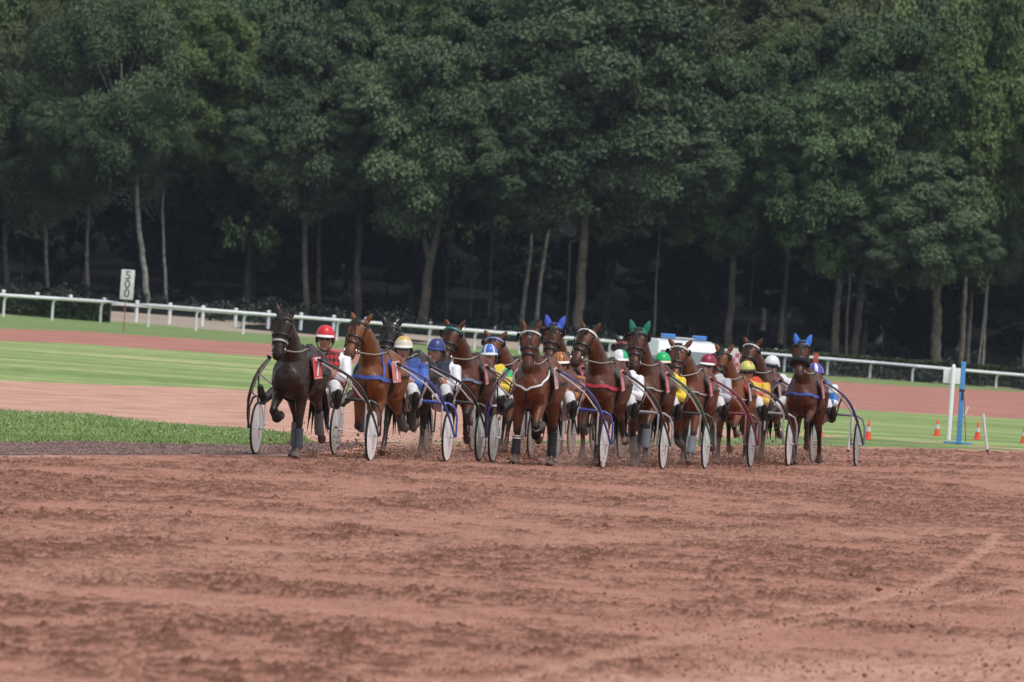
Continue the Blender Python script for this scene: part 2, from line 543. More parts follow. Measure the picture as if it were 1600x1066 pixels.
# turned soil lies in long drifts along the track
ca, sa = math.cos(R(-6)), math.sin(R(-6))
u = gx * ca + gy * sa; v = -gx * sa + gy * ca
drift = fbm(u * 0.30, v * 0.42, 4, 11)
drift2 = fbm(u * 0.9, v * 0.55, 4, 31)
drift3 = fbm(u * 2.6, v * 1.7, 3, 37)
churn = sstep(0.38, 0.57, 0.36 * drift + 0.34 * drift2 + 0.30 * drift3)
churn = np.maximum(churn, 0.8 * (1 - sstep(-1.2, 0.2, np.abs(gy - 60.5) - 9)) * sstep(0.40, 0.56, drift2))
MARKS = [([(1560, 835), (1545, 855), (1500, 890), (1420, 925), (1320, 950), (1150, 980), (950, 1025), (800, 1066)], 0.06, 0.62),
         ([(1640, 905), (1480, 945), (1330, 962), (1200, 985), (1040, 1008), (860, 1058)], 0.05, 0.40),
         ([(1230, 946), (1300, 950), (1350, 972)], 0.05, 0.5),
         ([(0, 905), (250, 878), (520, 858), (800, 846), (1100, 838), (1500, 832)], 0.42, 0.34),
         ([(-20, 835), (300, 822), (620, 808), (900, 800), (1300, 800)], 0.36, 0.28),
         ([(1000, 1105), (1280, 1066), (1640, 1036)], 0.62, 0.95)]
smooth = np.zeros_like(gx)
for pts, wdt, wgt in MARKS:
    pp = ground_np(np.array([p[0] for p in pts]), np.array([p[1] for p in pts]))
    pp[:, 1] /= KD
    dm = np.full(gx.shape, 1e9)
    for a, c in zip(pp[:-1], pp[1:]):
        d = c[:2] - a[:2]; L2 = (d ** 2).sum()
        t = np.clip(((gx - a[0]) * d[0] + (gy - a[1]) * d[1]) / L2, 0, 1)
        # the marks are seen at a low angle: distance along the view counts less
        dm = np.minimum(dm, np.hypot(gx - a[0] - t * d[0], (gy - a[1] - t * d[1]) * 0.35))
    smooth = np.maximum(smooth, wgt * (1 - sstep(wdt * 0.3, wdt * 2.0, dm + wdt * 1.6 * (fbm(gx * 2.2, gy * 1.3, 3, 77) - 0.5))))
churn = churn * (1 - np.clip(1.3 * smooth, 0, 0.9))
fine = fbm(gx * 14, gy * 8, 3, 3)
rough = fbm(gx * 7, gy * 4.0, 4, 61, gain=0.62)
lump = sstep(0.62, 0.85, vnoise(gx * 9.5 + 3, gy * 5.2, 41)) * sstep(0.35, 0.75, vnoise(gx * 1.6, gy * 1.0, 43))
clod = sstep(0.66, 0.92, vnoise(gx * 19, gy * 9.5, 51)) * sstep(0.3, 0.7, vnoise(gx * 2.3, gy * 1.4, 53))
belt = sstep(800, 725, PY.ravel()) * 0.55                      # the belt the field runs on is turned most
churn = np.clip(np.maximum(churn, belt * sstep(0.36, 0.56, drift2) * (1 - smooth)), 0, 1)
speck = sstep(0.50, 0.60, fbm(gx * 11 + 4, gy * 8.5, 3, 101, gain=0.75))
speck2 = sstep(0.60, 0.68, fbm(gx * 17 + 1, gy * 12, 2, 103, gain=0.8))
h = 0.014 * churn * speck + 0.012 * speck2 + 0.008 * (fine - 0.5) + (0.10 + 0.90 * churn) * (0.017 * (rough - 0.42) + 0.016 * lump + 0.030 * clod) - 0.008 * smooth
ed_ = (PY - edge[None]).ravel()
G[:, 2] += h * sstep(0, 5, ed_)
idx = np.arange(nr * nc).reshape(nr, nc)
F = np.stack([idx[:-1, :-1], idx[:-1, 1:], idx[1:, 1:], idx[1:, :-1]], -1).reshape(-1, 4)
me = np_mesh('sand_track', G, F)
at = me.attributes.new('churn', 'FLOAT', 'POINT')
at.data.foreach_set('value', np.clip(churn * (0.07 + 0.17 * sstep(0.42, 0.62, rough) + 0.58 * speck + 0.12 * lump + 0.40 * clod) + 0.40 * speck2 * (0.35 + 0.65 * sstep(0.36, 0.56, drift2)) + 0.18 * speck, 0, 1).astype(np.float32))  # turned soil, plus specks painted dark for the shade small clods cast
pk = me.attributes.new('pack', 'FLOAT', 'POINT')
pk.data.foreach_set('value', np.clip(smooth * (0.55 + 0.6 * fbm(gx * 2.0, gy * 1.4, 3, 111)) * (1 - 0.6 * speck2) + 0.8 * sstep(7, 1, ed_) * sstep(.35, .6, fbm(gx * 1.7, gy * .4, 3, 121)), 0, 1).astype(np.float32))
tag(link('sand_track', me, M_TRACK), kind='structure')
# ================================================================== THE WOOD
def leaf_mat(name, c1, c2):
    """leaves: two close greens by leaf position, a waxy sheen, a little light through"""
    m = bpy.data.materials.new(name); m.use_nodes = True
    nt = m.node_tree; b = nt.nodes['Principled BSDF']
    tc = nt.nodes.new('ShaderNodeTexCoord')
    n1 = nt.nodes.new('ShaderNodeTexNoise'); n1.inputs['Scale'].default_value = 0.9; n1.inputs['Detail'].default_value = 6
    oi = nt.nodes.new('ShaderNodeObjectInfo')
    cr = nt.nodes.new('ShaderNodeValToRGB')
    cr.color_ramp.elements[0].position = 0.38; cr.color_ramp.elements[0].color = (*c1, 1)
    cr.color_ramp.elements[1].position = 0.62; cr.color_ramp.elements[1].color = (*c2, 1)
    nt.links.new(tc.outputs['Object'], n1.inputs['Vector']); nt.links.new(n1.outputs['Fac'], cr.inputs['Fac'])
    mr = nt.nodes.new('ShaderNodeMapRange'); mr.inputs['To Min'].default_value = 0.8; mr.inputs['To Max'].default_value = 1.2
    nt.links.new(oi.outputs['Random'], mr.inputs['Value'])
    vm = nt.nodes.new('ShaderNodeVectorMath'); vm.operation = 'SCALE'
    nt.links.new(cr.outputs[0], vm.inputs[0]); nt.links.new(mr.outputs[0], vm.inputs['Scale'])
    nt.links.new(vm.outputs[0], b.inputs['Base Color'])
    b.inputs['Roughness'].default_value = 0.55
    b.inputs['Specular IOR Level'].default_value = 0.35
    return m

M_LEAF = {
    'grey': leaf_mat('leaf_grey_green', (0.055, 0.092, 0.040), (0.106, 0.154, 0.072)),
    'oak': leaf_mat('leaf_oak', (0.044, 0.086, 0.032), (0.090, 0.146, 0.055)),
    'fresh': leaf_mat('leaf_fresh', (0.064, 0.110, 0.032), (0.126, 0.180, 0.054)),
    'olive': leaf_mat('leaf_olive', (0.066, 0.092, 0.034), (0.105, 0.134, 0.050)),
    'shade': leaf_mat('leaf_shade', (0.010, 0.019, 0.011), (0.018, 0.030, 0.017)),  # near-black copy of the leaf greens: shade of the wood painted into the colour
    'dark': leaf_mat('leaf_dark', (0.036, 0.066, 0.026), (0.062, 0.100, 0.038)),
}
def bark_mat(name, c):
    return mat(name, c, rough=0.95, spec=0.15, noise=0.45, nscale=2.5, bump=0.8, bscale=9)
M_BARK = {'brown': bark_mat('bark_brown', (0.125, 0.108, 0.086)), 'grey': bark_mat('bark_grey', (0.21, 0.20, 0.178)),
          'pale': bark_mat('bark_pale', (0.27, 0.26, 0.235)), 'dark': bark_mat('bark_dark', (0.115, 0.108, 0.095))}

def crown_mesh(name, seed, nlobes, nleaves, leaf=0.30, droop=0.0, lobe=(0.20, 0.36), feather=False):
    """unit crown (radius about 1, height -1..1): leaves on many overlapping boughs, with gaps between"""
    r = np.random.default_rng(seed)
    C = []
    while len(C) < nlobes:
        p = r.uniform(-1, 1, 3)
        d = np.linalg.norm(p * np.array([1, 1, 1.0]))
        if d > 1: continue
        # crown is widest a little under the middle and tapers unevenly
        wz = 1.0 - 0.35 * max(p[2], 0) ** 2
        if np.hypot(p[0], p[1]) > wz: continue
        if d < 0.45 and r.random() < 0.8: continue
        C.append(np.append(p * (1 - lobe[0] * 0.8), r.uniform(*lobe) * (1.15 - 0.25 * d)))
    C = np.array(C)
    # sprays of leaves on each bough, leaves gathered in the sprays
    ns = nleaves // 34
    k = r.choice(nlobes, ns, p=(C[:, 3] ** 2) / (C[:, 3] ** 2).sum())
    d = r.normal(size=(ns, 3)); d[:, 2] = d[:, 2] * 0.8 + 0.55
    d += C[k, :3] * 0.45
    d /= np.linalg.norm(d, axis=1, keepdims=True)
    rad = C[k, 3] * (0.50 + 0.50 * r.random(ns) ** 0.5) * (0.84 + 0.32 * fbm(d[:, 0] * 3 + k, d[:, 2] * 3 + d[:, 1] * 2, 2, seed))
    S = C[k, :3] + d * rad[:, None] * np.array([1.0, 1.0, 0.72])
    j = r.integers(0, ns, nleaves)
    sz = (0.022 + 0.026 * r.random(ns))[j, None]
    q = r.normal(size=(nleaves, 3)) * sz * np.array([1.0, 1.0, 0.62])
    P = S[j] + q; d = d[j]
    P[:, 2] -= droop * np.abs(r.normal(size=nleaves)) * 0.10
    d = d * 0.6 + q / sz * 0.35
    keep = np.linalg.norm(P, axis=1) > 0.30
    P, d = P[keep], d[keep]
    n = len(P)
    nrm = d * 0.7 + np.array([0, 0, 0.55]) + r.normal(size=(n, 3)) * 0.55
    nrm /= np.linalg.norm(nrm, axis=1, keepdims=True)
    a = r.normal(size=(n, 3))
    if feather: a = a * 0.35 + d + np.array([0, 0, 0.5])
    a -= nrm * (a * nrm).sum(1, keepdims=True); a /= np.linalg.norm(a, axis=1, keepdims=True)
    bq = np.cross(nrm, a)
    s = leaf * r.uniform(0.6, 1.25, (n, 1)) / 5.0
    w = s * (0.28 if feather else 0.55)
    cup = nrm * s * 0.22
    V = np.stack([P - a * s, P + bq * w + cup * 0.6, P + a * s - cup, P - bq * w + cup * 0.6], 1).reshape(-1, 3)
    F = np.arange(n * 4).reshape(n, 4)
    me = np_mesh(name, V, F, smooth=False)
    return me

CROWNS = {
    'grey': [crown_mesh('crown_grey', 1, 95, 190000, 0.115, lobe=(0.12, 0.30)), crown_mesh('crown_grey_b', 2, 110, 190000, 0.115, lobe=(0.10, 0.28))],
    'feather': [crown_mesh('crown_feather', 3, 80, 170000, 0.15, droop=1.0, lobe=(0.10, 0.28), feather=True)],
    'oak': [crown_mesh('crown_oak', 4, 100, 180000, 0.115, lobe=(0.12, 0.30)), crown_mesh('crown_oak_b', 5, 80, 170000, 0.12, lobe=(0.12, 0.32)), crown_mesh('crown_oak_c', 6, 120, 190000, 0.11, lobe=(0.10, 0.27))],
    'back': [crown_mesh('crown_back', 7, 75, 90000, 0.16, lobe=(0.13, 0.32)), crown_mesh('crown_back_b', 8, 90, 90000, 0.16, lobe=(0.12, 0.30)), crown_mesh('crown_back_c', 9, 65, 84000, 0.17, lobe=(0.14, 0.34))],
}
_cm = {}
def crown_of(kind, i, leafkind):
    """one mesh per crown shape and leaf colour, shared by the trees that have it"""
    key = (kind, i % len(CROWNS[kind]), leafkind)
    if key not in _cm:
        src = CROWNS[kind][key[1]]
        me = src.copy() if src.users else src
        me.materials.clear(); me.materials.append(M_LEAF[leafkind])
        _cm[key] = me
    return _cm[key]

rt = random.Random(5)
def trunk_mb(path, r0, r1, limbs=0, seed=0, top=None):
    """tapered trunk through path points with a root flare and a few limbs near the top"""
    rr = random.Random(seed)
    mb = MB()
    P = [Vector(p) for p in path]
    # resample
    Q = []
    for i in range(len(P) - 1):
        for k in range(5):
            Q.append(P[i].lerp(P[i + 1], k / 5))
    Q.append(P[-1])
    n = len(Q)
    for i in range(1, n - 1):
        Q[i] = Q[i] + Vector((rr.uniform(-1, 1), rr.uniform(-1, 1), 0)) * r0 * 0.22
    rad = [r0 + (r1 - r0) * (i / (n - 1)) + r0 * 0.5 * max(0, 1 - i / 2.5) for i in range(n)]
    mb.tube(Q, rad, n=10)
    for k in range(limbs):
        i = int(n * (0.55 + 0.4 * rr.random())); i = min(i, n - 2)
        a = rr.uniform(0, 6.283); L = rr.uniform(2.0, 4.5)
        d = Vector((math.cos(a), math.sin(a), rr.uniform(0.5, 1.4))).normalized()
        p0 = Q[i]; rl = rad[i] * rr.uniform(0.35, 0.6)
        pts = [p0, p0 + d * L * 0.4, p0 + d * L * 0.75 + Vector((0, 0, 0.25 * L)), p0 + d * L + Vector((0, 0, 0.5 * L))]
        mb.tube(pts, [rl, rl * 0.75, rl * 0.5, rl * 0.2], n=6)
    return mb

def tree(x, y, height, crad, cbot, leafkind, ckind, bark, label, r0=0.28, path=None, ci=0, group=None, rot=0.0, cw=None, coff=(0, 0), limbs=5, name='broadleaf_tree'):
    z0 = gz(x, y)
    root = empty(name, (x, y, z0), 0, label, 'tree', group)
    ch = (height - cbot) / 2
    cz = cbot + ch
    if path is None:
        lean = (rt.uniform(-.03, .03), rt.uniform(-.03, .03))
        path = [(0, 0, -0.3), (lean[0] * cz * .5 + rt.uniform(-.15, .15), lean[1] * cz * .5, cz * 0.5), (lean[0] * cz, lean[1] * cz, cz), (lean[0] * cz, lean[1] * cz, cz + ch * 0.55)]
    trunk_mb(path, r0, r0 * 0.35, limbs, seed=int(x * 7 + y)).build('trunk', M_BARK[bark], root)
    c = link('crown', crown_of(ckind, ci, leafkind), None, root)
    top = Vector(path[-2])
    c.location = (top.x + coff[0], top.y + coff[1], cz)
    c.scale = (crad, cw or crad, ch)
    c.rotation_euler = (0, 0, rot)
    return root
FT = [
 # trunk px path (bottom to top), crown px (cx, cy, half w, half h), depth, leaf, crown shape, bark, trunk radius, label
 ([(230, 474), (225, 420), (215, 340), (213, 235)], (185, 135, 112, 140), 392, 'grey', 'feather', 'pale', 0.26, 'tall grey-green feathery tree on a pale winding trunk just right of the 500 board'),
 ([(137, 462), (136, 390), (139, 300)], (85, 185, 88, 135), 394, 'grey', 'feather', 'grey', 0.17, 'feathery grey-green tree on a thin straight grey trunk left of the 500 board'),
 ([(260, 476), (257, 410), (254, 330), (259, 215)], (325, 130, 75, 125), 393, 'fresh', 'oak', 'pale', 0.13, 'fresh green tree on a very thin winding pale trunk right of the 500 board'),
 ([(478, 492), (476, 400), (476, 300)], (478, 190, 88, 150), 392, 'grey', 'grey', 'brown', 0.27, 'grey-green oak behind the dark horse in front, left of two close trunks'),
 ([(499, 492), (498, 400), (499, 320)], (405, 120, 78, 120), 395, 'oak', 'oak', 'brown', 0.19, 'oak on the thinner right one of two close trunks behind the dark horse in front'),
 ([(558, 494), (560, 400), (564, 300)], (565, 115, 85, 150), 394, 'oak', 'oak', 'brown', 0.30, 'dark oak on a straight brown trunk behind the bay horse with blue straps'),
 ([(661, 505), (671, 410), (692, 310)], (655, 200, 105, 150), 391, 'grey', 'grey', 'brown', 0.40, 'spreading oak on a leaning trunk that forks, behind the blue-jacketed drivers'),
 ([(816, 500), (825, 420), (834, 335)], (770, 130, 90, 130), 396, 'oak', 'oak', 'grey', 0.20, 'oak on the left, ivy-grown one of two slanting trunks behind the horse with white breastplate'),
 ([(838, 500), (847, 420), (860, 345)], (850, 60, 100, 110), 397, 'dark', 'oak', 'grey', 0.20, 'dark tree on the right one of two slanting trunks behind the horse with white breastplate'),
 ([(903, 514), (910, 410), (918, 300)], (920, 165, 190, 195), 390, 'grey', 'grey', 'brown', 0.45, 'biggest grey-green oak with a thick straight trunk and wide crown'),
 ([(1022, 534), (1025, 440), (1032, 345)], (1040, 290, 45, 70), 395, 'dark', 'oak', 'pale', 0.10, 'slim young tree on a thin pale stem behind the horse with green ear hood'),
 ([(1138, 540), (1143, 460), (1149, 370)], (1150, 235, 92, 150), 393, 'oak', 'oak', 'brown', 0.33, 'oak on a brown trunk just right of the ambulance'),
 ([(1304, 554), (1309, 480), (1314, 400)], (1295, 280, 95, 140), 391, 'oak', 'oak', 'brown', 0.33, 'leafy oak on the left one of two thick trunks near the blue-eared horse'),
 ([(1322, 554), (1324, 490), (1329, 420)], (1330, 150, 80, 110), 397, 'dark', 'oak', 'pale', 0.11, 'slender tree on a pale stem between two thick brown trunks'),
 ([(1335, 557), (1343, 480), (1353, 390)], (1405, 215, 112, 185), 392, 'oak', 'oak', 'brown', 0.33, 'tall leafy oak on the right one of two thick trunks near the blue-eared horse'),
 ([(1462, 564), (1463, 500), (1464, 430)], (1450, 345, 82, 100), 390, 'grey', 'grey', 'brown', 0.45, 'low grey-green oak on a thick dark trunk left of the white and blue posts'),
 ([(1502, 566), (1505, 500), (1510, 420)], (1540, 190, 105, 200), 392, 'fresh', 'oak', 'brown', 0.26, 'tall green oak on a trunk rising right above the blue post'),
 ([(1536, 568), (1539, 510), (1543, 440)], (1600, 330, 55, 110), 394, 'grey', 'grey', 'pale', 0.11, 'small tree on a thin pale double stem right of the blue post'),
 ([(12, 452), (9, 400), (6, 320)], (0, 240, 60, 110), 398, 'dark', 'oak', 'dark', 0.24, 'shaded tree with a dark trunk at the far left end of the wood edge'),
 ([(75, 455), (72, 400), (70, 320)], (60, 90, 60, 110), 400, 'olive', 'oak', 'dark', 0.18, 'olive-topped shaded tree left of the thin grey trunk'),
 ([(698, 508), (699, 430), (702, 350)], (720, 60, 75, 110), 400, 'fresh', 'oak', 'dark', 0.10, 'slim dark-stemmed tree right of the leaning forked trunk'),
 ([(735, 510), (737, 430), (739, 350)], (740, 250, 60, 90), 401, 'dark', 'oak', 'dark', 0.11, 'slim shaded tree with a straight dark stem in the middle of the wood'),
 ([(762, 512), (766, 430), (770, 340)], (640, 60, 70, 90), 402, 'oak', 'oak', 'dark', 0.13, 'slim shaded tree with a slightly leaning stem left of the slanting pair'),
 ([(885, 515), (888, 450), (890, 380)], (1000, 330, 60, 80), 399, 'dark', 'oak', 'dark', 0.10, 'thin dark stem standing just left of the thick oak trunk'),
 ([(1226, 545), (1227, 480), (1228, 400)], (1235, 180, 85, 120), 399, 'fresh', 'oak', 'dark', 0.13, 'slim dark-stemmed tree with fresh green crown left of the blue-eared horse'),
 ([(1166, 542), (1172, 490), (1178, 400)], (1190, 70, 85, 110), 402, 'olive', 'oak', 'dark', 0.10, 'thin curved dark stem beside the oak right of the ambulance'),
]
for i, (pp, (cx, cy, hw, hh), D, lk, ck, bk, r0, lab) in enumerate(FT):
    D = D * KD; hw *= 1.22; hh *= 1.12
    sc = F_PX / D
    P = [at_depth(px, py, D) for px, py in pp]
    c = at_depth(cx, cy, D)
    x, y = P[0].x, P[0].y
    z0 = gz(x, y)
    # carry the trunk on into the crown
    P = P + [P[-1].lerp(c, 0.55), P[-1].lerp(c, 0.95) + Vector((0, 0, 1.5))]
    root = empty('broadleaf_tree', (x, y, z0), 0, lab, 'tree', 'trees along the edge of the wood')
    base = Vector((x, y, z0))
    path = [Vector((P[0].x - x + (P[0].x - P[1].x) * 0.1, 0, -0.4))] + [p - base for p in P]
    if 'fork' in lab:
        mb = trunk_mb(path, r0, r0 * 0.35, 4, seed=i)
        k = path[2]
        mb.tube([k, k + Vector((-.5, .3, 1.6)), k + Vector((-1.0, .5, 5))], [r0 * .6, r0 * .5, r0 * .25], n=8)
    else:
        mb = trunk_mb(path, r0, r0 * 0.3, 5 if r0 > .15 else 3, seed=i)
    if 'double' in lab:
        mb.tube([path[0], path[1] + Vector((-.3, 0, 0)), path[2] + Vector((-.1, 0, .5)), path[3]], r0 * .7, n=6)
    mb.build('trunk', M_BARK[bk], root)
    cr = link('crown', crown_of(ck, i, lk), None, root)
    cr.location = c - base
    cr.scale = (hw / sc, min(hw / sc, 5.5), hh / sc)
    cr.rotation_euler = (0, 0, (i * 2.39) % 6.283)
    if hw > 60:
        # two lesser boughs of the crown reach out to the sides, lower and higher
        rq = random.Random(i + 90)
        for q in (-1, 1):
            b2 = link('side_bough', crown_of(ck, i + q, lk), None, root)
            b2.location = cr.location + Vector((q * hw / sc * rq.uniform(.45, .7), -1.0, hh / sc * rq.uniform(-.6, .15)))
            b2.scale = (hw / sc * rq.uniform(.45, .62), min(hw / sc * .55, 3.5), hh / sc * rq.uniform(.32, .5))
            b2.rotation_euler = (0, 0, rq.uniform(0, 6.28))

rb = random.Random(21)
rowsb = [(404, 15, 18, 22, 'dark oak oak grey'), (412, 15, 19, 24, 'oak grey dark fresh'), (424, 15, 19, 25, 'oak oak fresh olive dark'),
         (440, 15, 20, 26, 'fresh oak olive oak'), (460, 14, 20, 27, 'oak fresh oak olive'), (485, 13, 21, 28, 'fresh oak olive'), (515, 12, 24, 31, 'oak fresh dark'), (550, 12, 27, 34, 'oak fresh dark')]
for ri, (D, n, h0, h1, kinds) in enumerate(rowsb):
    half = D * 0.105 + 4; D = D * KD
    for k in range(n):
        x = -half + 2 * half * (k + 0.5) / n + rb.uniform(-1.6, 1.6)
        y = D + rb.uniform(-9, 9)
        hgt = rb.uniform(h0, h1)
        lk = rb.choice(kinds.split())
        tree(x, y, hgt, rb.uniform(3.6, 5.2) * (1 + ri * 0.04), rb.uniform(5, 8) if ri < 1 else rb.uniform(2, 6), lk, 'back', 'dark',
             'tree of the dense hillside wood, its crown merging with others above the front row',
             r0=rb.uniform(0.12, 0.26), ci=rb.randrange(3), group='trees up the wooded hillside', rot=rb.uniform(0, 6.28), limbs=2)

# young trees between the trunks; the dark of the wood is put into their leaf colour
ry = random.Random(8)
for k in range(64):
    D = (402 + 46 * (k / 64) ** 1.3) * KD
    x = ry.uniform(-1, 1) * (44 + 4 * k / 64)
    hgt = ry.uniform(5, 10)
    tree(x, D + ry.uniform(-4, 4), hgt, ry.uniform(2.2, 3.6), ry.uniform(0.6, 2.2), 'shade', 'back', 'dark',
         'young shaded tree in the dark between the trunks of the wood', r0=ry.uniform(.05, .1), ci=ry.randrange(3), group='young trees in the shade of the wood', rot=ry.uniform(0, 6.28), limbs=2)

# undergrowth under the wood edge: bushes and saplings nobody could count
def leaf_cloud(n, seed, place, leaf=0.25):
    r = np.random.default_rng(seed)
    P = place(r, n)
    n = len(P)
    nrm = r.normal(size=(n, 3)) * 0.7 + np.array([0, -0.2, 0.7]); nrm /= np.linalg.norm(nrm, axis=1, keepdims=True)
    a = r.normal(size=(n, 3)); a -= nrm * (a * nrm).sum(1, keepdims=True); a /= np.linalg.norm(a, axis=1, keepdims=True)
    b = np.cross(nrm, a); s = leaf * r.uniform(0.5, 1.2, (n, 1)); w = s * 0.55
    V = np.stack([P - a * s, P + b * w, P + a * s, P - b * w], 1).reshape(-1, 3)
    return np_mesh('leaves', V, np.arange(n * 4).reshape(n, 4), smooth=False)
def place_under(r, n):
    m = 260
    bx = r.uniform(-46, 46, m); by = r.uniform(374 * KD, 412 * KD, m); br = r.uniform(0.5, 1.5, m); bh = r.uniform(0.3, 1.3, m)
    k = r.integers(0, m, n)
    d = r.normal(size=(n, 3)); d /= np.linalg.norm(d, axis=1, keepdims=True); d[:, 2] = np.abs(d[:, 2])
    q = 0.5 + 0.5 * r.random(n)
    x = bx[k] + d[:, 0] * br[k] * q; y = by[k] + d[:, 1] * br[k] * q
    return np.stack([x, y, terrain(x, y) + d[:, 2] * bh[k] * q], -1)
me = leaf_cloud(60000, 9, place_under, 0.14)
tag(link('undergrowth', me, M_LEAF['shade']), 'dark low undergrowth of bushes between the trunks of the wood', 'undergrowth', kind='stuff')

# ================================================================== RAILS, HEDGES, MARKERS
M_WHITE = mat('white_rail_plastic', (0.78, 0.80, 0.84), rough=0.45, noise=0.06, nscale=3)
M_WHITE_OLD = mat('weathered_white', (0.66, 0.67, 0.66), rough=0.6, noise=0.12, nscale=5)
M_BLACKP = mat('black_lettering', (0.015, 0.015, 0.018), rough=0.6)
M_HEDGE = leaf_mat('leaf_hedge', (0.022, 0.040, 0.014), (0.045, 0.072, 0.022))

def polyline_px(pts, x):
    return float(np.interp(x, [p[0] for p in pts], [p[1] for p in pts]))
BASE1 = [(-300, 471), (0, 494.5), (80, 500.5), (156, 504.5), (232, 511), (308, 517), (381, 522.5), (1369, 592), (1432, 597), (1566, 607), (1900, 632)]
TOP1 = [(-300, 435), (0, 458), (80, 463), (156, 468), (232, 474), (308, 480), (381, 486), (800, 518.5), (1369, 564), (1566, 581), (1900, 607)]
root = empty('running_rail', ground(800, polyline_px(BASE1, 800)), 0, 'long white plastic running rail on bent posts along the far side of the track', 'rail fence')
o0 = root.location.copy()
xs_ = []
x = 5.0 - 76 * 3
while x < 1800:
    xs_.append(x); x += float(np.interp(x, [0, 1600], [76, 64.5]))
rail = []
for x in xs_:
    g = ground(x, polyline_px(BASE1, x))
    D = g.y
    t = at_depth(x, polyline_px(TOP1, x) + 2.5, D / cam_fwd.y)
    hz = t.z - g.z
    mb = MB()
    ox, oy = 0.22, -0.18
    pts = [(0, 0, -0.1), (0, 0, hz - 0.42)]
    for q in (20, 45, 70, 90):
        pts.append((ox * (1 - math.cos(R(q))), oy * (1 - math.cos(R(q))), hz - 0.42 + 0.36 * math.sin(R(q))))
    mb.tube(pts, 0.075, n=10)
    p = mb.build('post', M_WHITE, root)
    p.location = g - o0
    rail.append(g - o0 + Vector((ox, oy, hz - 0.02)))
mb = MB(); mb.tube(rail, 0.095, n=12)
mb.build('rail', M_WHITE, root)

TOP2 = [(-300, 429), (4, 453), (57, 457), (109, 461), (160, 465.5), (211, 469.5), (264, 473.5), (315, 477.5), (366, 481.5), (416, 485), (800, 513), (1372, 557), (1418, 560.5), (1465, 564), (1512, 567.5), (1558, 571), (1900, 598)]
def D2f(x): return float(np.interp(x, [0, 1600], [645, 722]))
c = at_depth(800, 513, D2f(800))
root = empty('boundary_rail', (c.x, c.y, gz(c.x, c.y)), 0, 'straight white boundary fence with capped posts standing behind the bent running rail', 'rail fence')
o0 = root.location.copy()
rail = []
x = 4.0 - 52 * 4
while x < 1750:
    t = at_depth(x, polyline_px(TOP2, x), D2f(x))
    z0 = gz(t.x, t.y); hz = t.z - z0
    mb = MB()
    mb.tube([(0, 0, -0.2), (0, 0, hz - 0.12)], 0.11, n=10)
    p = mb.build('post', M_WHITE, root); p.location = Vector((t.x, t.y, z0)) - o0
    cb = MB(); cb.lathe((0, 0, hz - 0.12), (0, 0, 1), [(0, 0), (0.13, 0.0), (0.14, 0.05), (0.10, 0.11), (0, 0.14)], n=12)
    cb.build('post_cap', M_WHITE, p)
    rail.append(Vector((t.x, t.y - 0.12, t.z - 0.32)) - o0)
    x += float(np.interp(x, [0, 1600], [52.5, 46.5]))
mb = MB(); mb.tube(rail, 0.10, n=10); mb.build('rail', M_WHITE, root)

def hedge(x0, x1, top, D, thick, label, seed, n):
    """clipped hedge: leaves packed through a long box, slightly uneven"""
    r = np.random.default_rng(seed)
    px = r.uniform(x0, x1, n)
    cx = (x0 + x1) / 2
    c = at_depth(cx, polyline_px(top, cx), D); base = Vector((c.x, c.y, gz(c.x, c.y)))
    xw = np.array([at_depth(x0, 500, D).x, at_depth(x1, 500, D).x])
    X = xw[0] + (px - x0) / (x1 - x0) * (xw[1] - xw[0])
    T = np.interp(px, [p[0] for p in top], [p[1] for p in top])
    tz = np.array([CAM_H + (cam_fwd.z + cam_right.z * (a - 800) / F_PX - cam_up.z * (b_ - 533) / F_PX) * D for a, b_ in zip(px[:1], T[:1])])
    tz = CAM_H + (cam_fwd.z + cam_right.z * (px - 800) / F_PX - cam_up.z * (T - 533) / F_PX) * D
    g = terrain(X, np.full(n, D))
    face = r.random(n)
    zz = np.where(face < 0.3, 1.0, r.random(n)); yy = np.where(face < 0.3, r.uniform(-1, 1, n), np.where(face < 0.85, -1, 1))
    hgt = (tz - g) * (0.94 + 0.12 * fbm(X * 0.8, X * 0 + seed, 3, seed))
    P = np.stack([X - base.x, D - base.y + yy * thick / 2 + r.normal(size=n) * 0.06, g - base.z + zz * hgt - 0.02 + r.normal(size=n) * 0.035], -1)
    me = leaf_cloud(n, seed, lambda rr, m: P, 0.10)
    o = link('clipped_hedge', me, M_HEDGE); o.location = base
    # solid dark twiggy heart so the hedge does not show through
    k = 40; hx = np.linspace(x0, x1, k); mb = MB()
    ring = []
    for a in hx:
        xx = xw[0] + (a - x0) / (x1 - x0) * (xw[1] - xw[0]); tt = polyline_px(top, a)
        z1 = (at_depth(a, tt, D)).z - 0.12; z0 = gz(xx, D) - 0.1
        ring.append([(xx - base.x, D - base.y - thick * .42, z0 - base.z), (xx - base.x, D - base.y - thick * .42, z1 - base.z), (xx - base.x, D - base.y + thick * .42, z1 - base.z), (xx - base.x, D - base.y + thick * .42, z0 - base.z)])
    vsq = [p for q in ring for p in q]; fs = []
    for i in range(k - 1):
        for j in range(4):
            fs.append((i * 4 + j, i * 4 + (j + 1) % 4, i * 4 + 4 + (j + 1) % 4, i * 4 + 4 + j))
    fs += [(0, 1, 2, 3), (k * 4 - 1, k * 4 - 2, k * 4 - 3, k * 4 - 4)]
    mb.add(vsq, fs); tw = mb.build('twigs', M_BARK['dark'], o)
    return tag(o, label, 'hedge')
HT = [(-300, 436), (0, 460), (170, 471), (1100, 539), (1372, 559.5), (1600, 576), (1900, 598)]
hedge(-260, 172, HT, 622, 1.2, 'dark clipped hedge between the two white rails behind the 500 board', 3, 22000)
hedge(1118, 1860, HT, 698, 1.2, 'dark clipped hedge along the white rail behind the traffic cones and posts', 4, 42000)

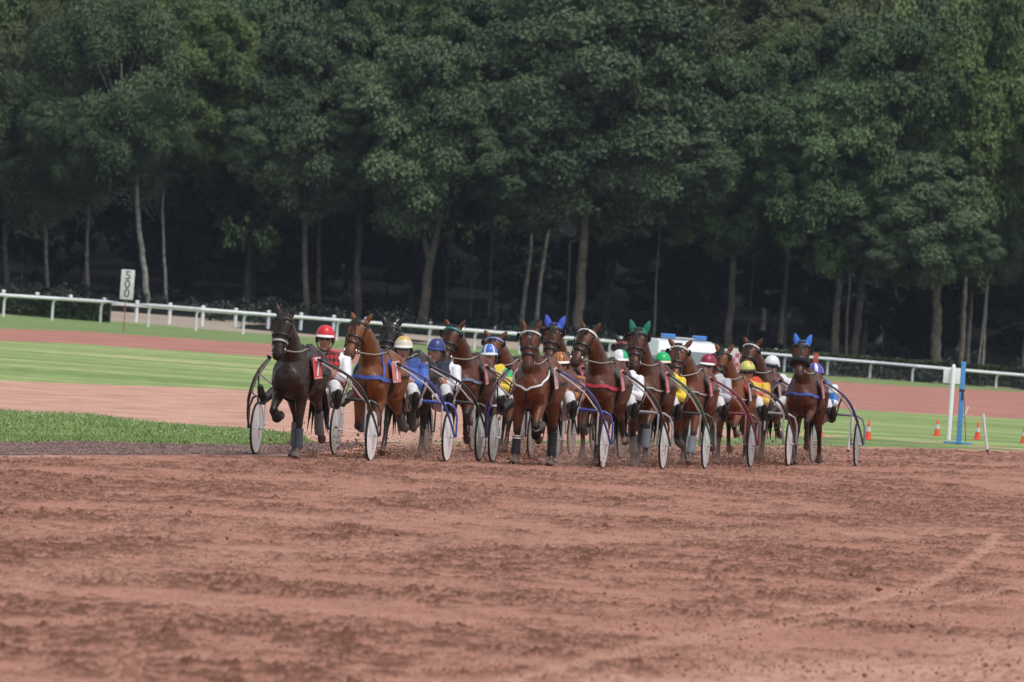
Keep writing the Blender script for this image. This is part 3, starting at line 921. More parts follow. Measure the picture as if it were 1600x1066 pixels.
def text_mesh(txt, size, depth=0.006, bold=0.0):
    cu = bpy.data.curves.new('lettering', 'FONT')
    cu.body = txt; cu.size = size; cu.offset = size * bold; cu.extrude = depth / 2; cu.align_x = 'CENTER'; cu.align_y = 'CENTER'; cu.resolution_u = 4
    o = bpy.data.objects.new('lettering', cu); COL.objects.link(o)
    dg = bpy.context.evaluated_depsgraph_get(); dg.update()
    me = bpy.data.meshes.new_from_object(o.evaluated_get(dg))
    bpy.data.objects.remove(o); bpy.data.curves.remove(cu)
    return me

# 500 board
g = ground(193, 519)
sc = F_PX / g.y
root = empty('distance_board', g, R(4), 'white upright distance board with black 500 on a thin post beside the rail', 'distance marker')
zb = at_depth(195, 468, g.y).z - g.z; zt = at_depth(199, 421.5, g.y).z - g.z
mb = MB(); mb.tube([(0, 0.05, -0.2), (0, 0.05, zt - 0.2)], 0.028, n=8); mb.build('post', mat('rusty_post', (0.30, 0.16, 0.10), rough=0.8, noise=0.3, nscale=6), root)
mb = MB(); mb.box((0.02, 0, (zb + zt) / 2), (21 / sc, 0.05, zt - zb), bev=0.02); bo = mb.build('board', M_WHITE_OLD, root)
hb = zt - zb
mb = MB()
wv = 21 / sc; zc = (zb + zt) / 2
for (dx, dz, sx, sz) in ((0, hb / 2 - .05, wv - .06, .035), (0, -hb / 2 + .05, wv - .06, .035), (wv / 2 - .045, 0, .035, hb - .10), (-wv / 2 + .045, 0, .035, hb - .10)):
    pass
for k, ch in enumerate('500'):
    me = text_mesh(ch, hb * 0.40)
    o = link('digit', me, M_BLACKP, bo)
    o.rotation_euler = (R(90), 0, 0); o.scale = (1.05, 1, 1)
    o.location = (0.02, -0.034, zc + hb * (0.30 - 0.30 * k))

M_CONE = mat('orange_cone', (0.78, 0.10, 0.035), rough=0.5)
M_CONEW = mat('reflective_band', (0.55, 0.56, 0.58), rough=0.4)
M_YEL = mat('yellow_panel', (0.75, 0.55, 0.05), rough=0.5)
def cone(px, py, hpx, label):
    g = ground(px, py); h = hpx * g.y / F_PX
    root = empty('traffic_cone', g, rt.uniform(-.3, .3), label, 'traffic cone', 'traffic cones on the inner verge')
    mb = MB(); mb.box((0, 0, h * .02 + .002), (h * .46, h * .46, h * .045), bev=h * .01); mb.build('base', M_CONE, root)
    rr = lambda u: h * (0.175 - 0.135 * u)
    mb = MB(); mb.lathe((0, 0, 0), (0, 0, 1), [(0, h * .04), (rr(.04), h * .04), (rr(.40), h * .40), (rr(.40) - .002, h * .40), (rr(.66) - .002, h * .66), (rr(.66), h * .66), (rr(1), h * .985), (rr(1) * .6, h), (0, h)], n=20)
    mb.build('cone_body', M_CONE, root)
    mb = MB(); mb.lathe((0, 0, 0), (0, 0, 1), [(rr(.41) + .003, h * .41), (rr(.65) + .003, h * .65)], n=20)
    mb.build('reflective_band', M_CONEW, root)
cone(1356, 687, 31, 'orange traffic cone just right of the last sulky wheel')
cone(1464, 681.5, 28, 'orange traffic cone left of the white signpost')
cone(1527, 687, 29, 'orange traffic cone right of the blue post, left of a leaning peg')
cone(1599, 693, 28, 'orange traffic cone at the far right end of the line')
cone(1282, 683, 24, 'orange traffic cone half hidden behind the legs of the blue-eared horse')
cone(1215, 673, 22, 'orange traffic cone glimpsed between the wheels under the white-helmeted driver')

g = ground(1482, 687.5); s = F_PX / g.y
root = empty('signpost', g, R(-3), 'white round-topped signpost carrying a blank white board', 'signpost')
H = (687.5 - 569) / s
mb = MB(); mb.lathe((0, 0, -0.1), (0, 0, 1), [(0, 0), (3.6 / s, 0), (3.6 / s, H + 0.03), (2.9 / s, H + 0.07), (1.5 / s, H + 0.1), (0, H + 0.105)], n=20); mb.build('post', M_WHITE, root)
mb = MB(); mb.box((0.01, 0.062, H - 19.5 / s), (32 / s, 0.03, 22 / s), bev=0.008); mb.build('board', M_WHITE, root)

g = ground(1498, 694); s = F_PX / g.y
M_BLUE = mat('blue_paint', (0.07, 0.27, 0.62), rough=0.5, noise=0.08, nscale=4)
root = empty('blue_post', g, R(5), 'bright blue square timing post on a flat blue foot, strapped half way up', 'post')
H = (694 - 567) / s
lean = Matrix.Rotation(R(-0.6), 3, 'Y')
mb = MB(); mb.box(lean @ Vector((0, 0, H / 2)), (7 / s, 0.07, H + .05), rot=lean, bev=0.006); mb.build('post', M_BLUE, root)
mb = MB(); mb.box((-0.02, 0, 0.02), (44 / s, 0.12, 0.035), bev=0.01); mb.box((0, 0, 0.025), (0.10, 0.5, 0.03), bev=0.01); mb.build('foot', M_BLUE, root)
mb = MB(); zz = H * 0.66
mb.box(lean @ Vector((0, 0, zz)), (8.4 / s, 0.085, 0.05), bev=0.008); mb.box(lean @ Vector((.01, -.03, zz - .10)), (3 / s, 0.05, 0.16), bev=0.01); mb.build('strap', mat('dark_strap', (0.03, 0.03, 0.06), rough=0.7), root)
mb = MB(); mb.tube([lean @ Vector((.04, 0, zz - .05)), (.07, 0, zz * .6), (.13, -.02, .05)], 0.006, n=6); mb.build('cord', M_BLACKP, root)

def peg(b_, t_, rpx, label):
    g = ground(*b_); t = at_depth(t_[0], t_[1], g.y) - g; s = F_PX / g.y
    root = empty('marker_peg', g, 0, label, 'marker peg')
    mb = MB(); mb.tube([t * 0.06, t * .5, t], rpx / s, n=10); mb.build('stick', M_WHITE_OLD, root)
    mb = MB(); mb.tube([-t * .05, t * .06], rpx * 1.15 / s, n=10); mb.build('foot', M_BLACKP, root)
peg((1325, 707), (1334, 637), 2.2, 'thin white peg leaning right beside the last sulky wheel')
peg((1543, 706), (1536, 646), 2.2, 'thin white peg leaning left near the cones right of the blue post')
peg((1506, 652), (1513, 635), 1.6, 'short pale stick far behind the blue post')

g = ground(1256, 684); s = F_PX / g.y
root = empty('yellow_marker', g, 0, 'small yellow marker flag on the verge behind the blue-eared horse', 'marker flag')
mb = MB(); mb.tube([(-.03, 0, 0), (-.035, 0, 17 / s)], 0.008, n=6); mb.build('stick', M_WHITE_OLD, root)
mb = MB(); mb.add([(-.03, 0, 15 / s), (.06, .02, 11 / s), (.01, .01, 2 / s), (-.03, 0, 4 / s), (-.03, .01, 15 / s), (.06, .03, 11 / s), (.01, .02, 2 / s), (-.03, .01, 4 / s)], [(0, 1, 2, 3), (7, 6, 5, 4), (0, 4, 5, 1), (1, 5, 6, 2), (2, 6, 7, 3), (3, 7, 4, 0)]); mb.build('pennant', M_YEL, root, smooth=False)

g = ground(1273, 586); s = F_PX / g.y
root = empty('orange_marker', g, 0, 'orange-red marker board standing by the far rail behind the blue-eared horse', 'marker board')
z0 = at_depth(1273, 570, g.y).z - g.z; z1 = at_depth(1273, 552, g.y).z - g.z
mb = MB(); mb.tube([(0, 0, 0), (0, 0, z0 + .1)], 0.05, n=8); mb.build('post', M_WHITE_OLD, root)
mb = MB(); mb.box((0, -.06, (z0 + z1) / 2), (8 / s, 0.05, z1 - z0), bev=0.01); mb.build('panel', mat('orange_red', (0.48, 0.09, 0.05), rough=0.6), root)

# chequered board beside the ambulance
g = ground(1146, 606); s = F_PX / g.y
root = empty('chequered_board', g, R(-6), 'white board with a few red chequers standing just right of the ambulance', 'board')
z0 = at_depth(1146, 584, g.y).z - g.z; z1 = at_depth(1146, 544, g.y).z - g.z
for sx in (-1, 1):
    mb = MB(); mb.tube([(sx * 8 / s, .04, -.1), (sx * 8 / s, .04, z1 - .05)], 0.03, n=8); mb.build('leg', M_WHITE_OLD, root)
mb = MB(); mb.box((0, 0, (z0 + z1) / 2), (25 / s, 0.04, z1 - z0), bev=0.01); bo = mb.build('panel', M_WHITE_OLD, root)
mb = MB()
q = 6.2 / s
for ix, iz in ((1, 0), (0, 1), (1, 2), (-1, 2), (0, 3), (1, 4)):
    mb.box((6 / s * (ix * 1.0) + 2.6 / s, -0.023, z1 - (4 + iz * 7.2) / s), (q, 0.006, 6.8 / s))
mb.build('chequer', mat('faded_red', (0.45, 0.10, 0.13), rough=0.6), bo, smooth=False)

# ambulance
def ambulance(px, py, rz, label):
    g = ground(px, py); s = F_PX / g.y
    root = empty('ambulance', g, rz, label, 'ambulance')
    M_body = mat('ambulance_white', (0.74, 0.76, 0.80), rough=0.3, coat=0.5)
    M_glass = mat('tinted_glass', (0.10, 0.13, 0.14), rough=0.08, spec=0.8)
    M_bl = mat('blue_beacon', (0.05, 0.22, 0.65), rough=0.2, coat=0.4)
    M_tyre = mat('van_tyre', (0.02, 0.02, 0.02), rough=0.9)
    # side profile (x forward = -y world after rz=180): front at x=+
    W = 0.92; H = 1.80
    prof = [(1.75, .30), (1.83, .55), (1.78, .80), (1.10, .98), (0.62, 1.52), (0.40, H - .06), (0.1, H), (-2.1, H - .01), (-2.25, H - .15), (-2.3, .9), (-2.28, .30)]
    def wid(z):   # tumblehome
        return W * (1 - 0.20 * max(0, (z - .95) / (H - .95)) ** 1.3)
    vsq = []; n = len(prof)
    for sgn in (-1, 1):
        for x, z in prof: vsq.append((x, sgn * wid(z), z))
    fs = [tuple(range(n - 1, -1, -1)), tuple(range(n, 2 * n))] + [(i, (i + 1) % n, n + (i + 1) % n, n + i) for i in range(n)]
    bm = bmesh.new()
    bv = [bm.verts.new(v) for v in vsq]
    for f in fs: bm.faces.new([bv[i] for i in f])
    bmesh.ops.recalc_face_normals(bm, faces=list(bm.faces))
    bmesh.ops.bevel(bm, geom=[e for e in bm.edges], offset=0.05, segments=3, affect='EDGES', profile=0.5)
    for f in bm.faces: f.smooth = True
    me = bpy.data.meshes.new('body'); bm.to_mesh(me); bm.free()
    link('body', me, M_body, root)
    def quad(name, pts, m, th=0.02):
        P = [Vector(p) for p in pts]; nn = (P[1] - P[0]).cross(P[2] - P[0]).normalized()
        mb = MB(); mb.add(P + [p + nn * th for p in P], [(0, 1, 2, 3), (7, 6, 5, 4), (0, 4, 5, 1), (1, 5, 6, 2), (2, 6, 7, 3), (3, 7, 4, 0)]); return mb.build(name, m, root, smooth=False)
    quad('windscreen', [(1.075, .80, 1.03), (1.075, -.80, 1.03), (.66, -.74, 1.50), (.66, .74, 1.50)], M_glass, -0.025)
    for sgn in (-1, 1):
        quad('side_window', [(0.85, sgn * .925, 1.02), (-.1, sgn * .925, 1.02), (-.1, sgn * .80, 1.5), (.55, sgn * .80, 1.5)][::sgn], M_glass, -0.02 )
        quad('side_stripe', [(1.5, sgn * .932, .72), (-2.1, sgn * .932, .72), (-2.1, sgn * .932, .84), (1.5, sgn * .932, .84)][::sgn], M_bl, .004)
        mb = MB(); mb.box((.95, sgn * 1.02, 1.08), (.10, .16, .2), bev=.03); mb.build('wing_mirror', M_tyre, root)
        mb = MB(); mb.ell((1.74, sgn * .68, .70), (.07, .17, .12)); mb.build('headlight', mat('headlight_glass', (.6, .62, .65), rough=.1), root)
        for x in (1.1, -1.5):
            mb = MB(); mb.lathe((x, sgn * .78, .31), (0, 1, 0), [(0, -.1), (.20, -.1), (.29, -.1), (.31, -.06), (.31, .06), (.29, .1), (.2, .1), (0, .1)], n=24); wl = mb.build('wheel', M_tyre, root)
            mb = MB(); mb.lathe((x, sgn * .88, .31), (0, sgn, 0), [(0, .02), (.1, .03), (.19, .005), (.19, -.01)], n=20); mb.build('hubcap', mat('hub_grey', (.4, .4, .42), rough=.4, metal=.6), wl)
    mb = MB(); mb.box((1.80, 0, .5), (.06, .9, .16), bev=.02); mb.build('grille', M_tyre, root)
    mb = MB(); mb.box((.02, 0, H + .04), (.20, 1.15, .05), bev=.02); lb = mb.build('light_bar', mat('bar_grey', (.45, .47, .5), rough=.4), root)
    for sgn in (-1, 1):
        mb = MB(); mb.box((.02, sgn * .42, H + .085), (.26, .34, .10), bev=.03); mb.build('beacon', M_bl, lb)
    mb = MB(); mb.box((.46, -.22, 1.655), (.012, .26, .05), rot=Matrix.Rotation(R(-40), 3, 'Y')); mb.build('roof_marking', M_YEL, root, smooth=False)
ambulance(1060, 640, R(-90 + 13), 'white ambulance with a blue light bar parked on the far track behind the horses')
# ================================================================== LIVING BODIES: lofts grown together into one surface
class Org:
    """overlapping closed lofts that are fused into ONE continuous skin; remembers which loft each spot came from"""
    def __init__(self):
        self.mb = MB(); self.sp = []; self.sr = []; self.st = []; self.su = []
    def loft(self, st, tag_, n=16, egg=0.0):
        """stations: (centre, side vector, up vector, half side, half up, u)"""
        vs = []; fs = []
        for c, s, u_, rs, ru, t in st:
            c = Vector(c); s = Vector(s); u_ = Vector(u_)
            for k in range(n):
                q = 2 * math.pi * k / n
                vs.append(c + s * (math.cos(q) * rs * (1 - egg * max(0, math.sin(q)))) + u_ * (math.sin(q) * ru))
        m = len(st)
        for i in range(m - 1):
            for k in range(n):
                fs.append((i * n + k, i * n + (k + 1) % n, (i + 1) * n + (k + 1) % n, (i + 1) * n + k))
        fs.append(tuple(range(n - 1, -1, -1))); fs.append(tuple(range((m - 1) * n, m * n)))
        self.mb.add(vs, fs)
        for i in range(m - 1):
            for f in (0, .25, .5, .75):
                a, b = st[i], st[i + 1]
                self._s(Vector(a[0]).lerp(Vector(b[0]), f), (min(a[3], a[4]) * (1 - f) + min(b[3], b[4]) * f), tag_, a[5] * (1 - f) + b[5] * f)
        self._s(Vector(st[-1][0]), min(st[-1][3], st[-1][4]), tag_, st[-1][5])
    def _s(self, p, r, t, u):
        self.sp.append(tuple(p)); self.sr.append(r); self.st.append(t); self.su.append(u)
    def limb(self, pts, radii, tag_, us=None, side=(0, 1, 0), flat=1.0, n=12):
        """round limb through joints; flat scales the half width along side"""
        pts = [Vector(p) for p in pts]
        st = []
        for i, p in enumerate(pts):
            t = (pts[min(i + 1, len(pts) - 1)] - pts[max(i - 1, 0)]).normalized()
            s = Vector(side); s = (s - t * s.dot(t))
            s = s.normalized() if s.length > 1e-4 else t.orthogonal().normalized()
            st.append((p, s, t.cross(s), radii[i] * flat, radii[i], us[i] if us else i / (len(pts) - 1)))
        # rounded ends
        t0 = (pts[0] - pts[1]).normalized(); t1 = (pts[-1] - pts[-2]).normalized()
        a = st[0]; z = st[-1]
        st = [(a[0] + t0 * a[4] * .6, a[1], a[2], a[3] * .55, a[4] * .55, a[5])] + st + [(z[0] + t1 * z[4] * .6, z[1], z[2], z[3] * .55, z[4] * .55, z[5])]
        self.loft(st, tag_, n)
    def ball(self, c, r, tag_, u=0.0, rot=None):
        self.mb.ell(c, r, rot)
        self._s(Vector(c), min(r) * .8, tag_, u)
    def fuse(self, name, voxel=0.018, smooth=3):
        me = bpy.data.meshes.new(name)
        me.from_pydata([tuple(p) for p in self.mb.v], [], self.mb.f)
        bm = bmesh.new(); bm.from_mesh(me); bmesh.ops.recalc_face_normals(bm, faces=list(bm.faces)); bm.to_mesh(me); bm.free()
        o = bpy.data.objects.new(name, me); COL.objects.link(o)
        r = o.modifiers.new('r', 'REMESH'); r.mode = 'VOXEL'; r.voxel_size = voxel; r.adaptivity = 0
        s = o.modifiers.new('s', 'SMOOTH'); s.factor = 0.5; s.iterations = smooth
        dg = bpy.context.evaluated_depsgraph_get(); dg.update()
        out = bpy.data.meshes.new_from_object(o.evaluated_get(dg))
        bpy.data.objects.remove(o); bpy.data.meshes.remove(me)
        out.name = name
        out.polygons.foreach_set('use_smooth', np.ones(len(out.polygons), dtype=bool))
        return out
    def where(self, me):
        n = len(me.vertices)
        V = np.empty(n * 3, dtype=np.float32); me.vertices.foreach_get('co', V); V = V.reshape(-1, 3)
        S = np.array(self.sp, dtype=np.float32); r = np.array(self.sr, dtype=np.float32)
        k = np.empty(n, dtype=int)
        for a in range(0, n, 4000):
            d = np.linalg.norm(V[a:a + 4000, None] - S[None], axis=2) - r[None]
            k[a:a + 4000] = d.argmin(1)
        return V, np.array(self.st)[k], np.array(self.su)[k]

def set_tint(me, colr):
    a = me.attributes.get('tint') or me.attributes.new('tint', 'FLOAT_COLOR', 'POINT')
    c = np.concatenate([np.clip(colr, 0, 1), np.ones((len(colr), 1))], 1).astype(np.float32)
    a.data.foreach_set('color', c.ravel())

def cyc(keys, t):
    t = t % 1.0
    ks = keys + [(1.0,) + tuple(keys[0][1:])]
    for a, b in zip(ks[:-1], ks[1:]):
        if a[0] <= t <= b[0]:
            f = (t - a[0]) / (b[0] - a[0])
            return [p + (q - p) * f for p, q in zip(a[1:], b[1:])]

FORE = [(0.0, 36, 24, 28), (.12, 24, 18, 45), (.25, 3, 0, 44), (.4, -20, -18, 28), (.5, -28, -40, -30), (.62, 2, -84, -118), (.75, 52, -74, -118), (.88, 64, -20, -48)]
HIND = [(0.0, 58, -14, 20, 38), (.12, 50, -24, 11, 44), (.25, 36, -38, -2, 42), (.4, 22, -50, -18, 22), (.5, 16, -56, -34, -20), (.62, 30, -62, -58, -95), (.75, 50, -58, -32, -80), (.88, 62, -32, 8, -20)]

M_COAT = tint_mat('horse_coat', rough=0.38, spec=0.36, noise=0.30, nscale=5)
_n = M_COAT.node_tree                                  # short hair: uneven gloss and a soft ripple of muscle under the skin
_t = _n.nodes.new('ShaderNodeTexCoord'); _z = _n.nodes.new('ShaderNodeTexNoise'); _z.inputs['Scale'].default_value = 9; _z.inputs['Detail'].default_value = 5
_r = _n.nodes.new('ShaderNodeMapRange'); _r.inputs['From Min'].default_value = .35; _r.inputs['From Max'].default_value = .65; _r.inputs['To Min'].default_value = .24; _r.inputs['To Max'].default_value = .52
_b = _n.nodes.new('ShaderNodeBump'); _b.inputs['Strength'].default_value = .55; _b.inputs['Distance'].default_value = .03
_n.links.new(_t.outputs['Object'], _z.inputs['Vector']); _n.links.new(_z.outputs['Fac'], _r.inputs['Value']); _n.links.new(_r.outputs[0], _n.nodes['Principled BSDF'].inputs['Roughness'])
_n.links.new(_z.outputs['Fac'], _b.inputs['Height']); _n.links.new(_b.outputs[0], _n.nodes['Principled BSDF'].inputs['Normal'])
M_HAIR = mat('horse_hair', (0.013, 0.010, 0.008), rough=0.6, spec=0.3)
M_LEATHER = mat('black_leather', (0.013, 0.012, 0.012), rough=0.45)
M_STEEL = mat('steel', (0.55, 0.56, 0.58), rough=0.3, metal=1.0)
M_EYE = mat('horse_eye', (0.008, 0.006, 0.005), rough=0.08, spec=0.8)
M_STRAP = mat('pale_strap', (0.62, 0.60, 0.57), rough=0.7)
_pm = {}
def paint(name, c, rough=0.5, coat=0.0):
    k = (name, tuple(c))
    if k not in _pm: _pm[k] = mat(name, c, rough=rough, coat=coat, noise=0.08, nscale=6)
    return _pm[k]

HIP = Vector((-.50, 0, 1.20)); ELB = Vector((.50, 0, .96))

def legs(t_rf, t_lf, jitter):
    """joint chains of the four legs; diagonal pairs share a phase"""
    out = {}
    def seg(p, L, deg): return p + Vector((math.sin(R(deg)) * L, 0, -math.cos(R(deg)) * L))
    for nm, t, y in (('lf', t_lf, .14), ('rf', t_rf, -.14)):
        a = cyc(FORE, t)
        e = ELB + Vector((0, y, 0)); k = seg(e, .44, a[0]); f = seg(k, .30, a[1]); c = seg(f, .115, a[2]); h = seg(c, .085, a[2] - 4)
        out[nm] = [e, k, f, c, h]
    for nm, t, y in (('lh', t_rf + jitter, .145), ('rh', t_lf + jitter, -.145)):
        a = cyc(HIND, t)
        e = HIP + Vector((0, y, 0)); s = seg(e, .33, a[0]); k = seg(s, .43, a[1]); f = seg(k, .37, a[2]); c = seg(f, .115, a[3]); h = seg(c, .085, a[3] - 4)
        out[nm] = [e, s, k, f, c, h]
    return out

def head_profile(u):
    T = [(0, .090, .100, 0), (.12, .120, .130, .0), (.22, .134, .142, -.006), (.34, .130, .128, -.012), (.5, .104, .096, -.004), (.66, .082, .080, .0), (.8, .077, .080, .0), (.9, .070, .078, -.004), (.97, .054, .062, -.006), (1.0, .028, .036, -.008)]
    us = [q[0] for q in T]
    return tuple(float(np.interp(u, us, [q[i] for q in T])) for i in (1, 2, 3))

class HorseGeo:
    """one trotting horse in its own space: x forward, y to its left, hooves on z = 0"""
    def __init__(self, phase, neck=46, hang=60, turn=8, headturn=6, splay=25, jitter=0.0, headroll=0):
        o = Org()
        Y = (0, 1, 0); Z = (0, 0, 1)
        L = legs(phase, phase + .5, jitter)
        low = min(ch[-1].z for ch in L.values())
        dz = -low
        if dz < -.10: dz = -.10
        up = Vector((0, 0, dz)); self.up = up
        self.legs = {k: [p + up for p in ch] for k, ch in L.items()}
        # trunk
        TR = [(-.86, 1.24, .06, .08, .08), (-.81, 1.24, .15, .17, .17), (-.70, 1.24, .235, .27, .26), (-.52, 1.255, .285, .305, .32), (-.32, 1.245, .285, .315, .35), (-.10, 1.205, .28, .305, .345), (.12, 1.175, .295, .315, .355), (.32, 1.17, .28, .335, .355), (.48, 1.18, .255, .36, .33), (.62, 1.175, .235, .31, .29), (.75, 1.17, .20, .24, .24), (.84, 1.17, .13, .16, .17), (.87, 1.17, .06, .08, .09)]
        st = []
        for x, zc, w, hu, hd in TR:
            st.append((Vector((x, 0, zc + (hu - hd) / 2)) + up, Y, Z, w, (hu + hd) / 2, (x + .9)))
        st = [(a_, b_, c_, w_ * .90, h_, u_) for a_, b_, c_, w_, h_, u_ in st]
        o.loft(st, 'trunk', 24, egg=.30)
        # chest muscles, shoulders, quarters
        for s in (-1, 1):
            o.limb([Vector((.38, s * .115, 1.46)) + up, Vector((.60, s * .135, 1.20)) + up, Vector((.70, s * .13, 1.05)) + up, Vector((.58, s * .14, .95)) + up], [.07, .125, .115, .095], 'trunk', [1.3, 1.5, 1.6, 1.5], flat=.85)
            o.ball(Vector((.79, s * .085, 1.13)) + up, (.09, .095, .13), 'trunk', 1.6)
            o.ball(Vector((-.56, s * .125, 1.20)) + up, (.25, .155, .27), 'trunk', .35)
            o.ball(Vector((.52, s * .17, 1.22)) + up, (.11, .05, .17), 'trunk', 1.4, rot=Matrix.Rotation(R(-25), 3, 'Y'))
            o.ball(Vector((.64, s * .165, 1.05)) + up, (.09, .05, .09), 'trunk', 1.5)
            o.ball(Vector((-.30, s * .19, 1.02)) + up, (.14, .07, .13), 'trunk', .6)
            o.ball(Vector((-.42, s * .10, 1.42)) + up, (.15, .10, .09), 'trunk', .45)
        # neck and head, bent round vertical axes
        b0 = Vector((.50, 0, 1.24)) + up
        a = R(neck)
        nd = Vector((math.cos(a), 0, math.sin(a)))
        NL = .84
        NST = [(0, .31, .18), (.22, .275, .145), (.45, .215, .118), (.68, .172, .098), (.88, .142, .088), (1.0, .118, .080)]
        def bend(p, ang, piv):
            q = Matrix.Rotation(ang, 3, 'Z') @ (p - piv); return q + piv
        piv = Vector((.55, 0, 0)); T1 = R(turn)
        nst = []
        for u, hd, hw in NST:
            c = b0 + nd * (NL * u) + Vector((-math.sin(a), 0, math.cos(a))) * (0.045 * math.sin(u * math.pi))
            ang = T1 * u
            rot = Matrix.Rotation(ang, 3, 'Z')
            nst.append((bend(c, ang, piv), rot @ Vector(Y), rot @ Vector((-math.sin(a), 0, math.cos(a))), hw, hd, u))
        o.loft(nst, 'neck', 16)
        self.neck = nst
        poll = nst[-1][0]
        rot = Matrix.Rotation(T1 + R(headturn), 3, 'Z')
        hA = R(hang)
        self.hd = rot @ Vector((math.cos(hA), 0, -math.sin(hA)))      # along the head, poll to nose
        self.hf = rot @ Vector((math.sin(hA), 0, math.cos(hA)))       # the face looks this way
        self.hs = rot @ Vector(Y)
        if headroll:
            rr = Matrix.Rotation(R(headroll), 3, self.hd)
            self.hf = rr @ self.hf; self.hs = rr @ self.hs
        self.hl = .61
        self.h0 = poll + self.hf * .045 - self.hd * .03
        hst = []
        for u in (0, .06, .12, .22, .34, .42, .5, .58, .66, .73, .8, .86, .9, .94, .97, 1.0):
            d, w, off = head_profile(u)
            hst.append((self.h0 + self.hd * (self.hl * u) + self.hf * off, self.hs, self.hf, w, d, u))
        o.loft(hst, 'head', 18)
        # jaw, brow ridges, cheek bones, lips, nostrils
        for s in (-1, 1):
            o.ball(self.H(.30, 0, 0) - self.hf * .06 + self.hs * s * .062, (.088, .06, .088), 'head', .3)
            o.ball(self.H(.185, 0, 0) + self.hf * .076 + self.hs * s * .080, (.034, .03, .03), 'head', .18)
            o.ball(self.H(.865, 0, 0) + self.hf * .036 + self.hs * s * .036, (.026, .022, .026), 'nostril', .9)
        o.ball(self.H(.95, 0, 0) - self.hf * .035, (.03, .035, .03), 'lip', .95)
        # ears
        self.ears = []
        for s in (-1, 1):
            e0 = self.h0 + self.hd * .0 + self.hs * s * .072 - self.hf * .005
            sp = R(splay + 8)
            ed = (-self.hd * .75 + self.hf * .25).normalized() * math.cos(sp) + self.hs * s * math.sin(sp)
            ed = (ed + Vector((0, 0, .35))).normalized()
            sd = self.hs - ed * self.hs.dot(ed); sd.normalize(); fr = sd.cross(ed)
            pts = [e0 + ed * q for q in (-.03, .03, .08, .125, .16, .18)]
            rr_ = [.036, .042, .044, .034, .019, .007]
            o.loft([(p, sd, fr, r_, r_ * .62, i / 5) for i, (p, r_) in enumerate(zip(pts, rr_))], 'ear', 12)
            self.ears.append((pts, rr_, sd, fr))
        # legs
        for nm, ch in self.legs.items():
            if nm[1] == 'f':
                e, k, f, c, h = ch
                P = [e + Vector((0.02, 0, .12)), e, e.lerp(k, .3), e.lerp(k, .7), k.lerp(e, .08), k, k.lerp(f, .14), k.lerp(f, .5), f.lerp(k, .12), f, f.lerp(c, .55), c]
                o.limb(P, [.115, .108, .094, .066, .056, .059, .047, .040, .043, .050, .042, .050], nm, [0, .1, .3, .7, .92, 1, 1.14, 1.5, 1.9, 2, 2.5, 3], flat=.86)
            else:
                e, s, k, f, c, h = ch
                P = [e, e.lerp(s, .6), s, s.lerp(k, .3), s.lerp(k, .72), k.lerp(s, .1), k, k.lerp(f, .15), k.lerp(f, .5), f.lerp(k, .12), f, f.lerp(c, .55), c]
                o.limb(P, [.20, .185, .155, .122, .080, .064, .067, .055, .045, .046, .053, .044, .052], nm, [0, .1, .2, .4, .7, .95, 1, 1.15, 1.5, 1.9, 2, 2.5, 3], flat=.78)
                # point of the hock
                bk = (k - f).normalized()
                o.ball(k + Vector((-.035, 0, .02)), (.042, .034, .05), nm, 1)
            d = (h - c).normalized(); sd = Vector(Y); fr = sd.cross(d) * -1
            tip = fr * .0
            fw = Vector((-d.z, 0, d.x))
            o.loft([(c - d * .01, sd, fw, .048, .052, 3.05), (c + d * .05 + fw * .012, sd, fw, .056, .062, 3.5), (h + fw * .022, sd, fw, .064, .072, 3.9), (h + d * .006 + fw * .022, sd, fw, .058, .066, 4.0)], nm, 14)
        self.org = o
        self.mesh = o.fuse('horse', 0.0175, 3)
        self.V, self.T, self.U = o.where(self.mesh)
        self.bvh = BVHTree.FromPolygons([v.co for v in self.mesh.vertices], [p.vertices for p in self.mesh.polygons])
    def H(self, u, ang, off=0.0):
        """a point on the head: u along it, ang round it from the middle of the face"""
        d, w, o = head_profile(u)
        c = self.h0 + self.hd * (self.hl * u) + self.hf * o
        if off is None: return c
        if ang == 0 and off == 0.0: return c
        return c + self.hf * (math.cos(ang) * (d + off)) + self.hs * (math.sin(ang) * (w + off))
    def surf(self, p, off=.01):
        q = self.bvh.find_nearest(Vector(p))
        return q[0] + q[1] * off, q[1]
    def tint(self, coat, points=True, socks=None, star=False, dust=.0):
        c = np.repeat(np.array([coat]), len(self.V), 0).astype(float)
        blk = np.array((.012, .010, .009))
        def mix(mask, colr, f):
            c[mask] = c[mask] * (1 - f[mask][:, None]) + np.array(colr) * f[mask][:, None]
        leg = np.isin(self.T, ('lf', 'rf', 'lh', 'rh'))
        if points:
            f = sstep(.70, 1.05, self.U) * .94
            mix(leg, blk, f)
        mix(leg & (self.U > 3.05), (.055, .045, .038), np.full(len(c), .9))
        if socks:
            for nm in socks: mix((self.T == nm) & (self.U < 3.05), (.42, .38, .34), sstep(1.75, 1.95, self.U))
        hd = self.T == 'head'
        mix(hd, np.array(coat) * .30 + .004, sstep(.62, .9, self.U) * .85)
        mix(np.isin(self.T, ('nostril', 'lip')), (.018, .014, .013), np.full(len(c), .85))
        mix(self.T == 'ear', blk, sstep(.6, 1, self.U) * .6)
        # belly and flanks a little lighter in bays
        tr = self.T == 'trunk'
        mix(tr, np.array(coat) * 1.25, sstep(1.05, .86, self.V[:, 2]) * .5)
        if star:
            p = np.array(self.H(.20, .001, .0)); d = np.linalg.norm((self.V - p) * np.array([1, 1, .55]), axis=1)
            mix(hd, (.6, .56, .52), (1 - sstep(.016, .026, d)))
        if dust: mix(leg, (.30, .18, .14), sstep(1.2, 3.0, self.U) * dust)
        return c

